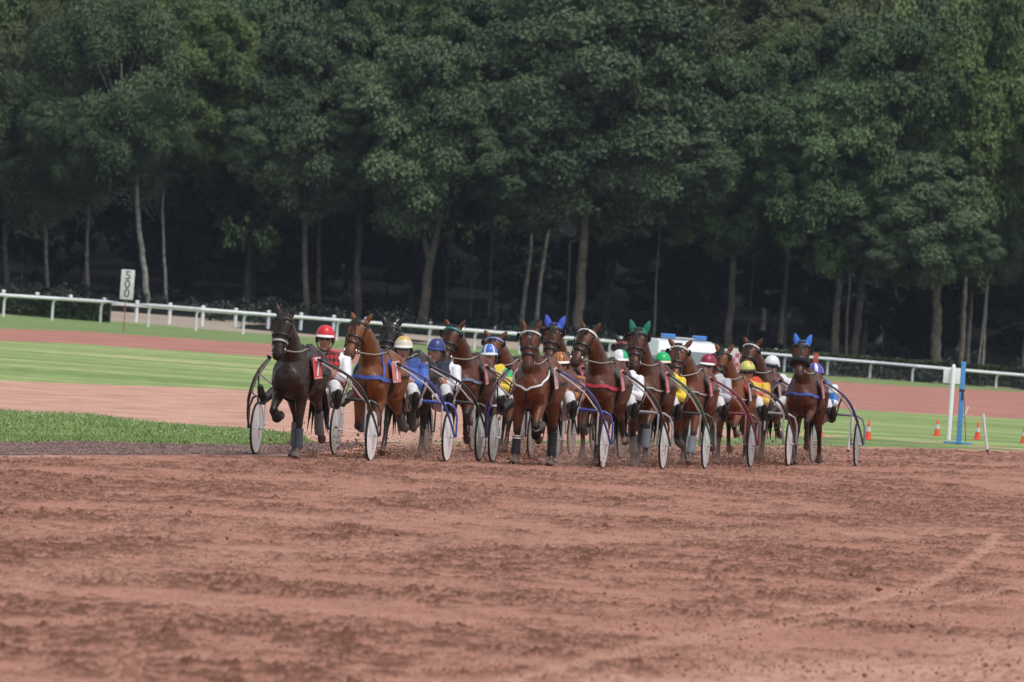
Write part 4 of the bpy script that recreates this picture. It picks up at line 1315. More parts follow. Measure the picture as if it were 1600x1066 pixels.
def ribbon(P, N, w, th=.008):
    """flat strap through points with normals"""
    mb = MB(); vs = []; fs = []
    n = len(P)
    for i in range(n):
        t = (P[min(i + 1, n - 1)] - P[max(i - 1, 0)]).normalized()
        s = t.cross(N[i]).normalized()
        for a, b in ((-1, 0), (1, 0), (1, 1), (-1, 1)):
            vs.append(P[i] + s * (a * w / 2) + N[i] * (b * th))
    for i in range(n - 1):
        for j in range(4):
            fs.append((i * 4 + j, i * 4 + (j + 1) % 4, i * 4 + 4 + (j + 1) % 4, i * 4 + 4 + j))
    fs += [(3, 2, 1, 0), ((n - 1) * 4, (n - 1) * 4 + 1, (n - 1) * 4 + 2, (n - 1) * 4 + 3)]
    return mb.add(vs, fs)

def strap_over(g, pts, w, off=.008, n=8, th=.008):
    """a strap laid on the horse along a rough path"""
    P = []; N = []
    pts = [Vector(p) for p in pts]
    for i in range(len(pts) - 1):
        for k in range(n):
            q, nn = g.surf(pts[i].lerp(pts[i + 1], k / n), off); P.append(q); N.append(nn)
    q, nn = g.surf(pts[-1], off); P.append(q); N.append(nn)
    return ribbon(P, N, w, th)

def make_horse(g, name_loc, rz, s, label, cfg):
    """horse > coat body, mane, tail, bridle, harness, number plate, boots"""
    root = empty('trotting_horse', name_loc, rz, label, 'horse', 'trotters in the race', scale=s)
    up = g.up
    me = g.mesh.copy(); me.name = 'body'
    set_tint(me, g.tint(cfg['coat'], cfg.get('points', True), cfg.get('socks'), cfg.get('star', False), cfg.get('dust', .25)))
    body = link('body', me, M_COAT, root)
    rr = random.Random(cfg.get('seed', 1))
    # eyes
    for sgn in (-1, 1):
        mb = MB(); mb.ell(g.H(.20, sgn * R(62), -.012), (.022, .022, .022), nu=12, nv=8); mb.build('eye', M_EYE, root)
        mb = MB(); mb.ell(g.H(.885, 0, 0) + g.hf * .050 + g.hs * sgn * .046, (.012, .010, .018), nu=10, nv=6); mb.build('nostril', M_EYE, root)
    # mane and forelock
    hair = MB()
    hairc = M_HAIR
    for k in range(46):
        u = .12 + .88 * k / 45
        i = min(int(np.searchsorted([q[5] for q in g.neck], u)), len(g.neck) - 1)
        a = g.neck[max(i - 1, 0)]; b = g.neck[i]
        f = (u - a[5]) / max(b[5] - a[5], 1e-6)
        c = a[0].lerp(b[0], f); upv = a[2].lerp(b[2], f); sd = a[1]; hd = a[4] + (b[4] - a[4]) * f; hw = a[3] + (b[3] - a[3]) * f
        p0 = c + upv * (hd * .97) + Vector((rr.uniform(-.01, .01), rr.uniform(-.02, .02), 0))
        sg = -1 if cfg.get('mane_side', -1) < 0 else 1
        L = rr.uniform(.12, .24)
        bk = Vector((-rr.uniform(.02, .12), 0, 0))
        pts = [p0 - upv * .02, p0 + upv * .02 + sd * sg * .03 + bk * .3, p0 + sd * sg * (hw * .75) - upv * (L * .4) + bk * .7, p0 + sd * sg * (hw * 1.05) - upv * L + bk]
        hair.tube(pts, [.016, .020, .014, .003], n=5, flat=.5)
    hair.build('mane', hairc, root)
    hair = MB()
    for k in range(14):
        p0 = g.H(.02, rr.uniform(-.5, .5), .004)
        pts = [p0 - g.hd * .03, p0 + g.hf * .02, g.H(.12, rr.uniform(-.5, .5), .012), g.H(rr.uniform(.18, .26), rr.uniform(-.6, .6), .010)]
        hair.tube(pts, [.012, .014, .010, .002], n=5, flat=.5)
    hair.build('forelock', hairc, root)
    tail = MB()
    t0 = Vector((-.84, 0, 1.33)) + up
    for k in range(26):
        sy = rr.uniform(-.07, .07); L = rr.uniform(.55, .95); bk = rr.uniform(.12, .42)
        tail.tube([t0 + Vector((.05, sy * .2, .03)), t0 + Vector((-.07, sy * .4, .0)), t0 + Vector((-.13 - bk * .3, sy * .9, -L * .35)), t0 + Vector((-.13 - bk * .7, sy * 1.6, -L * .7)), t0 + Vector((-.12 - bk, sy * 2.2, -L))],
                  [.02, .028, .026, .018, .003], n=5)
    tail.build('tail', M_HAIR, root)
    # bridle
    br = MB()
    def ringh(u, off, w, a0=-180, a1=180, du=0.0, n=20):
        P = []; N = []
        for k in range(n + 1):
            a = R(a0 + (a1 - a0) * k / n)
            uu = u + du * math.cos(a)
            P.append(g.H(uu, a if abs(a) > 1e-4 else 1e-4, off)); N.append((g.hf * math.cos(a) + g.hs * math.sin(a)).normalized())
        return ribbon(P, N, w, .008)
    def cat(dst, src):
        dst.add(src.v, src.f)
    cat(br, ringh(.44, .010, .024, du=.02))                                # cheek strap under the jaw
    for sgn in (-1, 1):
        P = [g.H(u, R(sgn * 68), .012) for u in (.06, .2, .35, .5, .64, .72)]; N = [g.hs * sgn] * 6
        cat(br, ribbon(P, N, .020))
        P = [g.H(u, R(sgn * q), .012) for u, q in ((.10, 4), (.25, 6), (.38, 12), (.50, 28), (.60, 46), (.70, 64))]; N = [g.hf] * 6
        cat(br, ribbon(P, N, .014))
    bro = br.build('bridle', M_LEATHER, root)
    nb = cfg.get('noseband', None)
    o = ringh(.60, .012, .028).build('noseband', paint('noseband_' + (nb[0] if nb else 'black'), nb[1]) if nb else M_LEATHER, bro)
    bb = cfg.get('browband', None)
    ringh(.115, .012, .030, -95, 95, -.02).build('browband', paint('browband_' + (bb[0] if bb else 'black'), bb[1]) if bb else M_LEATHER, bro)
    if cfg.get('shadow_roll'):
        mb = MB(); mb.tube([g.H(.56, R(a), .03) for a in range(-110, 111, 20)], [.03] + [.045] * 10 + [.03], n=10); mb.build('shadow_roll', mat('sheepskin_black', (.012, .012, .014), rough=1.0, bump=1.0, bscale=60), bro)
    for sgn in (-1, 1):
        mb = MB(); mb.ring(g.H(.76, R(sgn * 95), .006), g.hs, .030, .006, n=16, m=6); mb.build('bit_ring', M_STEEL, bro)
        if cfg.get('blinkers', True):
            mb = MB()
            c = g.H(.17, R(sgn * 80), .035)
            ax = (g.hs * sgn * .75 - g.hf * .35).normalized()
            e = g.hd; f = ax.cross(e)
            mb.lathe(c, ax, [(0, .012), (.03, .010), (.048, -.004), (.055, -.02), (.052, -.02), (.045, -.006), (.03, .004), (0, .006)], n=16)
            mb.build('blinker', M_LEATHER, bro)
    if cfg.get('hood'):
        cm = paint('hood_' + cfg['hood'][0], cfg['hood'][1], rough=.85)
        hb = MB()
        for pts, rr_, sd, fr in g.ears:
            P = [p for p in pts]
            vs = []; fs = []; n = 12
            ed = (pts[-1] - pts[0]).normalized()
            P = P + [P[-1] + ed * .012]; rads = [q + .006 for q in rr_] + [.003]
            for p, r_ in zip(P, rads):
                for k in range(n):
                    q = 2 * math.pi * k / n; vs.append(p + sd * (math.cos(q) * r_) + fr * (math.sin(q) * r_ * .72))
            for i in range(len(P) - 1):
                for k in range(n): fs.append((i * n + k, i * n + (k + 1) % n, (i + 1) * n + (k + 1) % n, (i + 1) * n + k))
            fs.append(tuple(range(n))); fs.append(tuple(range((len(P) - 1) * n, len(P) * n)))
            hb.add(vs, fs)
        # cap over the poll and forehead
        vs = []; fs = []
        us = (-.05, 0, .05, .10)
        for u in us:
            for k in range(15):
                a = R(-100 + 200 * k / 14)
                vs.append(g.H(max(u, 0), a if abs(a) > 1e-4 else 1e-4, .014) + g.hd * min(u, 0) * .6)
        for i in range(3):
            for k in range(14): fs.append((i * 15 + k, i * 15 + k + 1, (i + 1) * 15 + k + 1, (i + 1) * 15 + k))
        hb.add(vs, fs)
        hb.build('ear_hood', cm, root)
    # harness: girth, saddle, breast strap
    hs = MB()
    def girth(x, w, a0, a1, off=.010, n=28):
        P = []; N = []
        c = Vector((x, 0, 1.18)) + up
        for k in range(n + 1):
            a = R(a0 + (a1 - a0) * k / n)
            d = Vector((0, math.sin(a), math.cos(a)))
            h = g.bvh.ray_cast(c + d * 1.2, -d)
            if h[0] is None: continue
            P.append(h[0] + d * off); N.append(d)
        return ribbon(P, N, w, .012)
    cat(hs, girth(.24, .075, -180, 180))
    cat(hs, girth(.33, .05, -180, 180, .014))
    for sgn in (-1, 1):                                                     # strap along the back to the crupper, turrets, traces
        cat(hs, strap_over(g, [Vector((.20, sgn * .30, 1.16)) + up, Vector((-.2, sgn * .33, 1.2)) + up, Vector((-.55, sgn * .3, 1.22)) + up], .022))
        q, nn = g.surf(Vector((.28, sgn * .15, 1.55)) + up, .02)
        hs.ring(q + nn * .02, Vector((1, 0, 0)), .026, .006, n=14, m=6)
    cat(hs, strap_over(g, [Vector((.2, 0, 1.55)) + up, Vector((-.3, 0, 1.6)) + up, Vector((-.8, 0, 1.42)) + up], .03))
    hn = hs.build('harness', M_LEATHER, root)
    sc_ = cfg.get('saddle', ('black', (.014, .014, .015)))
    girth(.285, .17, -74, 74, .020).build('saddle_pad', paint('saddle_' + sc_[0], sc_[1], rough=.7), hn)
    mb = MB(); q, nn = g.surf(Vector((.285, 0, 1.6)) + up, .04); mb.box(q, (.16, .14, .05), bev=.015); mb.build('saddle_tree', M_LEATHER, hn)
    bs = cfg.get('breast')
    if bs:
        cm = paint('breast_' + bs[0], bs[1], rough=.6)
        P = []; N = []
        if bs[2] == 'V':
            path = [(.42, .25, 1.36), (.62, .24, 1.28), (.78, .16, 1.17), (.88, 0, 1.09), (.78, -.16, 1.17), (.62, -.24, 1.28), (.42, -.25, 1.36)]
            path = [Vector(p) + up for p in path]
        else:
            path = [(.30, .30, 1.16), (.5, .27, 1.14), (.72, .22, 1.15), (.84, .10, 1.17), (.88, 0, 1.17), (.84, -.10, 1.17), (.72, -.22, 1.15), (.5, -.27, 1.14), (.30, -.30, 1.16)]
            path = [Vector(p) + up for p in path]
        strap_over(g, path, bs[3], n=6, off=.012, th=.012).build('breast_strap', cm, hn)
        if bs[2] == 'Y':
            for sgn in (-1, 1):
                strap_over(g, [Vector((.74, sgn * .21, 1.16)) + up, Vector((.66, sgn * .22, 1.36)) + up, Vector((.5, sgn * .1, 1.55)) + up], bs[3] * .8, n=6, off=.012).build('neck_strap', cm, hn)
    if cfg.get('martingale', True):
        strap_over(g, [Vector((.89, 0, 1.10)) + up, Vector((.82, 0, .98)) + up, Vector((.62, 0, .84)) + up], .03).build('martingale', M_LEATHER, hn)
    # number plate on the near side
    pc = Vector((.36, .295, 1.27)) + up
    rotp = Matrix.Rotation(R((-11 if cfg.get('number') else 2) + cfg.get('plate_turn', 0)), 3, 'Z') @ Matrix.Rotation(R(8), 3, 'X') @ Matrix.Rotation(R(cfg.get('plate_tilt', 4)), 3, 'Y')
    mb = MB(); mb.box(pc, (.27, .012, .29), rot=rotp, bev=.005)
    pl = mb.build('number_plate', paint('plate_red', cfg.get('plate', (.62, .075, .085))), hn)
    for e in (-1, 1):
        mb = MB(); mb.box(pc + rotp @ Vector((0, .0075, e * .128)), (.25, .004, .008), rot=rotp); mb.build('plate_edge', M_STRAP, pl, smooth=False)
    if cfg.get('number'):
        tm = text_mesh(cfg['number'], .34, bold=.012)
        to = link('numeral', tm, paint('plate_white', (.8, .8, .8)), pl)
        # text stands in the plate's plane, facing the horse's left (+y), reading along -x
        B = rotp.to_4x4() @ Matrix(((-1, 0, 0, 0), (0, 0, 1, 0), (0, 1, 0, 0), (0, 0, 0, 1)))
        to.matrix_local = Matrix.Translation(pc + rotp @ Vector((0, .010, 0))) @ B
    else:
        mb = MB(); mb.box(pc + rotp @ Vector((0, .0075, 0)), (.07, .004, .15), rot=rotp); mb.build('plate_patch', paint('plate_pale', (.62, .40, .40)), pl, smooth=False)
    # boots and bandages
    for nm, (cname, cc, top) in (cfg.get('boots') or {}).items():
        ch = g.legs[nm]
        k, f = (ch[1], ch[2]) if nm[1] == 'f' else (ch[2], ch[3])
        P = [k.lerp(f, q) for q in (.16, .25, .5, .75, .93, 1.02)]
        mb = MB(); mb.tube(P, [.056, .056, .054, .054, .062, .056], n=12, flat=1.1, up=(0, 1, 0)); bt = mb.build('leg_boot', paint('boot_' + cname, cc, rough=.8), root)
        if top:
            mb = MB()
            for q in (.17, .27): mb.tube([k.lerp(f, q), k.lerp(f, q + .06)], .061, n=12, up=(0, 1, 0))
            mb.build('boot_strap', M_STRAP, bt)
    return root
# ================================================================== DRIVERS AND SULKIES
M_SKIN = tint_mat('skin', rough=0.55, spec=0.4, noise=0.06, nscale=20)
M_CLOTH = tint_mat('racing_silk', rough=0.62, spec=0.35, noise=0.07, nscale=18, sheen=0.2)
M_TROUSER = mat('white_breeches', (0.60, 0.585, 0.60), rough=0.75, noise=0.22, nscale=9, bump=0.4, bscale=22)
M_BOOT = mat('dark_boot', (0.022, 0.021, 0.02), rough=0.55, noise=0.2, nscale=12)
M_SHADES = mat('dark_lens', (0.012, 0.012, 0.014), rough=0.08, spec=0.9)
M_HELM = tint_mat('helmet_shell', rough=0.35, spec=0.5, noise=0.03, nscale=10)
M_TRIM = mat('black_trim', (0.015, 0.015, 0.016), rough=0.6)

def driver_geo(turn, rec, tilt, side=.05):
    """a driver sitting low on the sulky, legs out to the foot rests, both hands on the reins; x forward, sulky axle at x = 0"""
    G = {}
    pel = Vector((-.06, side + .10, .90 - rec * .25)); ch = Vector((-.10 - rec * .7, side + .08, 1.195 - rec * .55)); nk = Vector((-.085 - rec * 1.2, side, 1.385 - rec * .95))
    rz = Matrix.Rotation(R(turn), 3, 'Z') @ Matrix.Rotation(R(tilt), 3, 'X')
    hc = nk + Vector((.03 + rec * .1, 0, .170))
    HS = 1.10
    def hp(x, y, z): return hc + rz @ Vector((x, y, z)) * HS
    X = rz @ Vector((1, 0, 0)); Yv = rz @ Vector((0, 1, 0)); Z = rz @ Vector((0, 0, 1))
    b = Org()
    # head: skull, face, jaw, nose, brow, lips, chin, ears
    b.loft([(hp(0.02, 0, -.135), Yv, X, .030, .045, 0), (hp(.022, 0, -.115), Yv, X, .045, .062, .1), (hp(.018, 0, -.08), Yv, X, .058, .078, .3), (hp(.008, 0, -.03), Yv, X, .068, .092, .5), (hp(0, 0, .02), Yv, X, .075, .098, .7), (hp(-.004, 0, .07), Yv, X, .072, .092, .85), (hp(-.006, 0, .105), Yv, X, .052, .066, 1), (hp(-.006, 0, .125), Yv, X, .02, .03, 1)], 'face', 16)
    b.limb([hp(.094, 0, .005), hp(.106, 0, -.02), hp(.116, 0, -.036)], [.010, .013, .015], 'face', [.5, .5, .5])
    b.ball(hp(.096, 0, -.073), (.013, .026, .010), 'lips'); b.ball(hp(.086, 0, -.112), (.022, .026, .018), 'face')
    for s in (-1, 1):
        b.ball(hp(.082, s * .034, .022), (.016, .024, .010), 'face'); b.ball(hp(.068, s * .045, -.03), (.022, .02, .024), 'face')
        b.ball(hp(-.005, s * .074, -.015), (.020, .012, .032), 'face')
    b.limb([nk + Vector((-.01, 0, -.06)), nk + Vector((0, 0, .03)), hp(-.005, 0, -.07)], [.062, .056, .056], 'neck')
    # trunk and limbs
    b.limb([pel, pel.lerp(ch, .5), ch, nk + Vector((0, 0, -.06))], [.12, .12, .13, .08], 'body', flat=1.2)
    arms = {}
    for s in (-1, 1):
        sh = ch + Vector((0.0, s * .175, .12)); el = sh + Vector((.17, s * .05, -.22)); wr = el + Vector((.25, -s * .09, .05)); 
        arms[s] = (sh, el, wr)
        b.limb([ch + Vector((0, s * .08, .13)), sh, el, wr], [.05, .052, .042, .028], 'arm')
        # hand: palm, four bent fingers closed on the rein, thumb from the side of the palm
        pd = (wr - el).normalized(); pal = wr + pd * .05
        inn = Vector((0, -s, 0)); inn = (inn - pd * inn.dot(pd)).normalized(); dn = pd.cross(inn) * s
        if dn.z > 0: dn = -dn
        b.limb([wr, pal, pal + pd * .035], [.027, .036, .034], 'hand', flat=.6, side=inn)
        for i, L in enumerate((.038, .043, .040, .032)):
            base = pal + pd * .045 + dn * ((i - 1.5) * .019)
            k1 = base + pd * L * .8; k2 = k1 + inn * L * .75 + pd * .004; k3 = k2 - pd * L * .55
            b.limb([base - pd * .02, k1, k2, k3], [.0095, .0092, .0085, .0075], 'hand', n=8)
        tb = wr + pd * .03 - dn * .03
        b.limb([tb, tb + pd * .03 + inn * .018 - dn * .012, tb + pd * .055 + inn * .036], [.013, .011, .009], 'hand', n=8)
        hip = pel + Vector((.03, s * .10, -.02)); kn = Vector((.42, s * .30, 1.00)); an = Vector((.78, s * .43, .80))
        G.setdefault('legs', {})[s] = (hip, kn, an)
        b.limb([hip, kn, an], [.075, .055, .042], 'leg')
        G.setdefault('hands', {})[s] = pal + pd * .05
    me = b.fuse('body', .0105, 2)
    V, T, U = b.where(me)
    c = np.repeat(np.array([(.46, .235, .165)]), len(V), 0).astype(float)
    c[T == 'lips'] = (.36, .12, .10)
    # shaved beard shade belongs to the skin of the jaw
    low = (V - np.array(hc)) @ np.array(Z)
    fm = (T == 'face') & (low < -.06)
    c[fm] = c[fm] * .82
    set_tint(me, c)
    G['body'] = me
    # jacket
    j = Org()
    j.limb([pel + Vector((0, 0, -.02)), pel + Vector((-.01, 0, .08)), pel.lerp(ch, .6), ch + Vector((0, 0, .03)), ch + Vector((0, 0, .13)), nk + Vector((-.005, 0, -.04))], [.135, .135, .138, .145, .125, .072], 'torso', flat=1.20, n=18)
    j.limb([nk + Vector((-.01, 0, -.06)), nk + Vector((-.002, 0, -.005))], [.082, .068], 'collar')
    for s in (-1, 1):
        sh, el, wr = arms[s]
        j.limb([ch + Vector((0, s * .10, .12)), sh, sh.lerp(el, .5), el, el.lerp(wr, .5), wr.lerp(el, .06)], [.075, .074, .062, .054, .047, .037], 'sleeve', n=14)
    me = j.fuse('jacket', .0135, 2)
    V, T, U = j.where(me)
    # folds
    rn = (fbm(V[:, 0] * 14 + V[:, 2] * 9, V[:, 1] * 14 + V[:, 2] * 6, 3, 7) - .5) * .022
    nv = np.empty(len(V) * 3, dtype=np.float32); me.vertices.foreach_get('normal', nv)
    V2 = V + nv.reshape(-1, 3) * rn[:, None]
    me.vertices.foreach_set('co', V2.astype(np.float32).ravel()); me.update()
    G['jacket'] = me; G['jV'] = V - np.array(ch); G['jT'] = T; G['jU'] = U
    t = Org()
    t.limb([pel + Vector((-.05, 0, -.05)), pel + Vector((.0, 0, .0)), pel + Vector((0.02, 0, .06))], [.13, .15, .13], 'seat', flat=1.15, n=16)
    for s in (-1, 1):
        hip, kn, an = G['legs'][s]
        t.limb([hip, hip.lerp(kn, .5), kn + Vector((0, 0, .01)), kn.lerp(an, .4), kn.lerp(an, .68)], [.104, .088, .070, .064, .052], 'leg', n=14)
    me = t.fuse('breeches', .0145, 2)
    G['trousers'] = me
    k = Org()
    bo = {}
    for s in (-1, 1):
        k = Org(); hip, kn, an = G['legs'][s]
        k.limb([kn.lerp(an, .5), kn.lerp(an, .75), an], [.062, .056, .048], 'shaft', n=12)
        toe = an + Vector((.10, s * .02, .13)); heel = an + Vector((.045, 0, -.045))
        k.limb([heel, an + Vector((.05, s * .01, .02)), an.lerp(toe, .6) + Vector((.05, s * .01, .0)), toe + Vector((.045, s * .01, .02))], [.036, .046, .046, .036], 'foot', n=12)
        bo[s] = k.fuse('boot', .014, 2)
    G['boots'] = bo
    G['nk'] = nk; G['hp'] = hp; G['axes'] = (X, Yv, Z); G['hc'] = hc; G['foot'] = {s: G['legs'][s][2] + Vector((.08, 0, 0)) for s in (-1, 1)}
    return G

def helmet_mesh(G, patt):
    """shell with a short peak; patt(azimuth deg, elevation 0..1) gives its colours"""
    hp = G['hp']
    vs = []; fs = []; cols = []
    nu, nv = 48, 16
    for j in range(nv + 1):
        e = j / nv                                    # 0 rim .. 1 top
        th = e * math.pi / 2
        for i in range(nu):
            ph = 2 * math.pi * i / nu
            back = .5 - .5 * math.cos(ph)             # 0 in front, 1 behind
            z = .028 + .118 * math.sin(th) - (1 - e) * .055 * back
            rr = math.cos(th) ** .72
            vs.append(hp(.006 + .128 * rr * math.cos(ph), .104 * rr * math.sin(ph), z)); cols.append(patt(math.degrees(ph), e))
    for j in range(nv):
        for i in range(nu): fs.append((j * nu + i, j * nu + (i + 1) % nu, (j + 1) * nu + (i + 1) % nu, (j + 1) * nu + i))
    # inner lip
    o = len(vs)
    for i in range(nu):
        ph = 2 * math.pi * i / nu; back = .5 - .5 * math.cos(ph)
        vs.append(hp(.006 + .112 * math.cos(ph), .09 * math.sin(ph), .034 - .055 * back)); cols.append((.02, .02, .02))
    for i in range(nu): fs.append((i, o + i, o + (i + 1) % nu, (i + 1) % nu))
    me = bpy.data.meshes.new('helmet'); me.from_pydata([tuple(v) for v in vs], [], fs)
    me.polygons.foreach_set('use_smooth', np.ones(len(fs), dtype=bool))
    set_tint(me, np.array(cols)); me.update()
    return me

def make_driver(G, parent_loc, rz, label, cfg, s=1.0):
    root = empty('person', parent_loc, rz, label, 'person', 'sulky drivers', scale=s)
    link('body', G['body'], M_SKIN, root)
    me = G['jacket'].copy(); set_tint(me, cfg['jacket'](G['jV'], G['jT'], G['jU'])); link('jacket', me, M_CLOTH, root)
    link('breeches', G['trousers'], cfg.get('trousers', M_TROUSER), root)
    for q in (-1, 1): link('boot', G['boots'][q], M_BOOT, root)
    he = link('helmet', helmet_mesh(G, cfg['helmet']), M_HELM, root)
    hp = G['hp']; X, Yv, Z = G['axes']
    # peak
    mb = MB(); vs = []; fs = []
    for i in range(13):
        a = R(-62 + 124 * i / 12); ca, sa = math.cos(a), math.sin(a)
        fwd = max(0, math.cos(a * 1.25)) * cfg.get('peak', .05)
        for (rx, ry, z) in ((.130, .104, .040), (.130 + fwd, .106 + fwd * .3, .026 - fwd * .15), (.130 + fwd, .106 + fwd * .3, .019 - fwd * .15), (.126, .100, .030)):
            vs.append(hp(.006 + rx * ca, ry * sa, z))
    for i in range(12):
        for j in range(4): fs.append((i * 4 + j, i * 4 + (j + 1) % 4, i * 4 + 4 + (j + 1) % 4, i * 4 + 4 + j))
    fs += [(0, 1, 2, 3), (51, 50, 49, 48)]
    mb.add(vs, fs); mb.build('peak', paint('peak', cfg.get('peak_col', (.7, .7, .7)), rough=.4), he)
    # padding over the ears and chin strap
    mb = MB()
    for q in (-1, 1):
        mb.ell(hp(-.02, q * .086, -.012), (.045, .016, .05)); 
        mb.tube([hp(.01, q * .088, -.03), hp(.035, q * .072, -.085), hp(.065, q * .035, -.125), hp(.075, 0, -.132)], .008, n=6)
    mb.build('chin_strap', M_TRIM, he)
    # glasses
    lens = cfg.get('lens', M_SHADES)
    mb = MB()
    for q in (-1, 1):
        mb.ell(hp(.094, q * .036, .002), (.014, .034, .022), rot=Matrix.Rotation(math.atan2(X.y, X.x), 3, 'Z'))
    gl = mb.build('goggles', lens, root)
    mb = MB(); mb.tube([hp(-.03, .088, .005), hp(.05, .084, .008), hp(.094, .06, .010), hp(.104, .03, .016), hp(.106, 0, .012), hp(.104, -.03, .016), hp(.094, -.06, .010), hp(.05, -.084, .008), hp(-.03, -.088, .005)], .006, n=6); mb.build('frame', M_TRIM, gl)
    # collar of the shirt
    mb = MB(); nkp = G['nk']; mb.ring(nkp + Vector((.0, 0, .012)), (0.1, 0, 1), .056, .014, n=20, m=8); mb.build('collar', paint('collar', cfg.get('collar', (.7, .7, .72)), rough=.7), root)
    if cfg.get('chest'):
        pass
    return root

def wheel(parent, y, disc, rad=.335):
    W = empty('wheel', (0, y, rad)); W.parent = parent
    mb = MB(); mb.ring((0, 0, 0), (0, 1, 0), rad - .014, .015, n=48, m=8); mb.build('tyre', M_TYRE, W)
    mb = MB(); mb.lathe((0, 0, 0), (0, 1, 0), [(rad - .024, -.012), (rad - .040, -.013), (.05, -.030), (.03, -.034), (.03, .034), (.05, .030), (rad - .040, .013), (rad - .024, .012)], n=48); mb.build('disc', disc, W)
    mb = MB(); mb.lathe((0, 0, 0), (0, 1, 0), [(0, -.058), (.016, -.058), (.018, -.03), (.018, .03), (.016, .058), (0, .058)], n=14); mb.build('hub', M_STEEL, W)
    mb = MB(); mb.ring((0, 0, 0), (0, 1, 0), rad - .031, .010, n=48, m=6); mb.build('rim', M_RIM, W)
    mb = MB(); mb.tube([(rad * .62, .024, .0), (rad * .62 + .03, .02, 0)], .006, n=6); mb.build('valve', M_STEEL, W)
    return W

M_RIM = mat('pale_rim', (.70, .70, .71), rough=.3, noise=.15, nscale=9)
M_TYRE = mat('sulky_tyre', (0.014, 0.014, 0.015), rough=0.85)
def disc_mat(name, c, dirt):
    m = mat(name, c, rough=0.4, noise=0.10, nscale=5)
    nt = m.node_tree; b = nt.nodes['Principled BSDF']
    # splashed mud: blotches of track soil that thicken towards the rim where the wheel throws it
    tc = nt.nodes.new('ShaderNodeTexCoord'); nz = nt.nodes.new('ShaderNodeTexNoise'); nz.inputs['Scale'].default_value = 16; nz.inputs['Detail'].default_value = 6
    nt.links.new(tc.outputs['Object'], nz.inputs['Vector'])
    mr = nt.nodes.new('ShaderNodeMapRange'); mr.inputs['From Min'].default_value = .62 - dirt * .3; mr.inputs['From Max'].default_value = .80
    nt.links.new(nz.outputs['Fac'], mr.inputs['Value'])
    mx = nt.nodes.new('ShaderNodeMix'); mx.data_type = 'RGBA'; mx.inputs['B'].default_value = (.30, .20, .165, 1)
    src = b.inputs['Base Color'].links[0].from_socket
    nt.links.new(src, mx.inputs['A']); nt.links.new(mr.outputs[0], mx.inputs['Factor']); nt.links.new(mx.outputs['Result'], b.inputs['Base Color'])
    return m
DISCS = {'white': disc_mat('disc_white', (.82, .82, .82), .05), 'pale': disc_mat('disc_pale_grey', (.68, .68, .69), .3), 'grey': disc_mat('disc_grey', (.44, .45, .47), .45), 'dirty': disc_mat('disc_dirty', (.44, .40, .37), .8)}

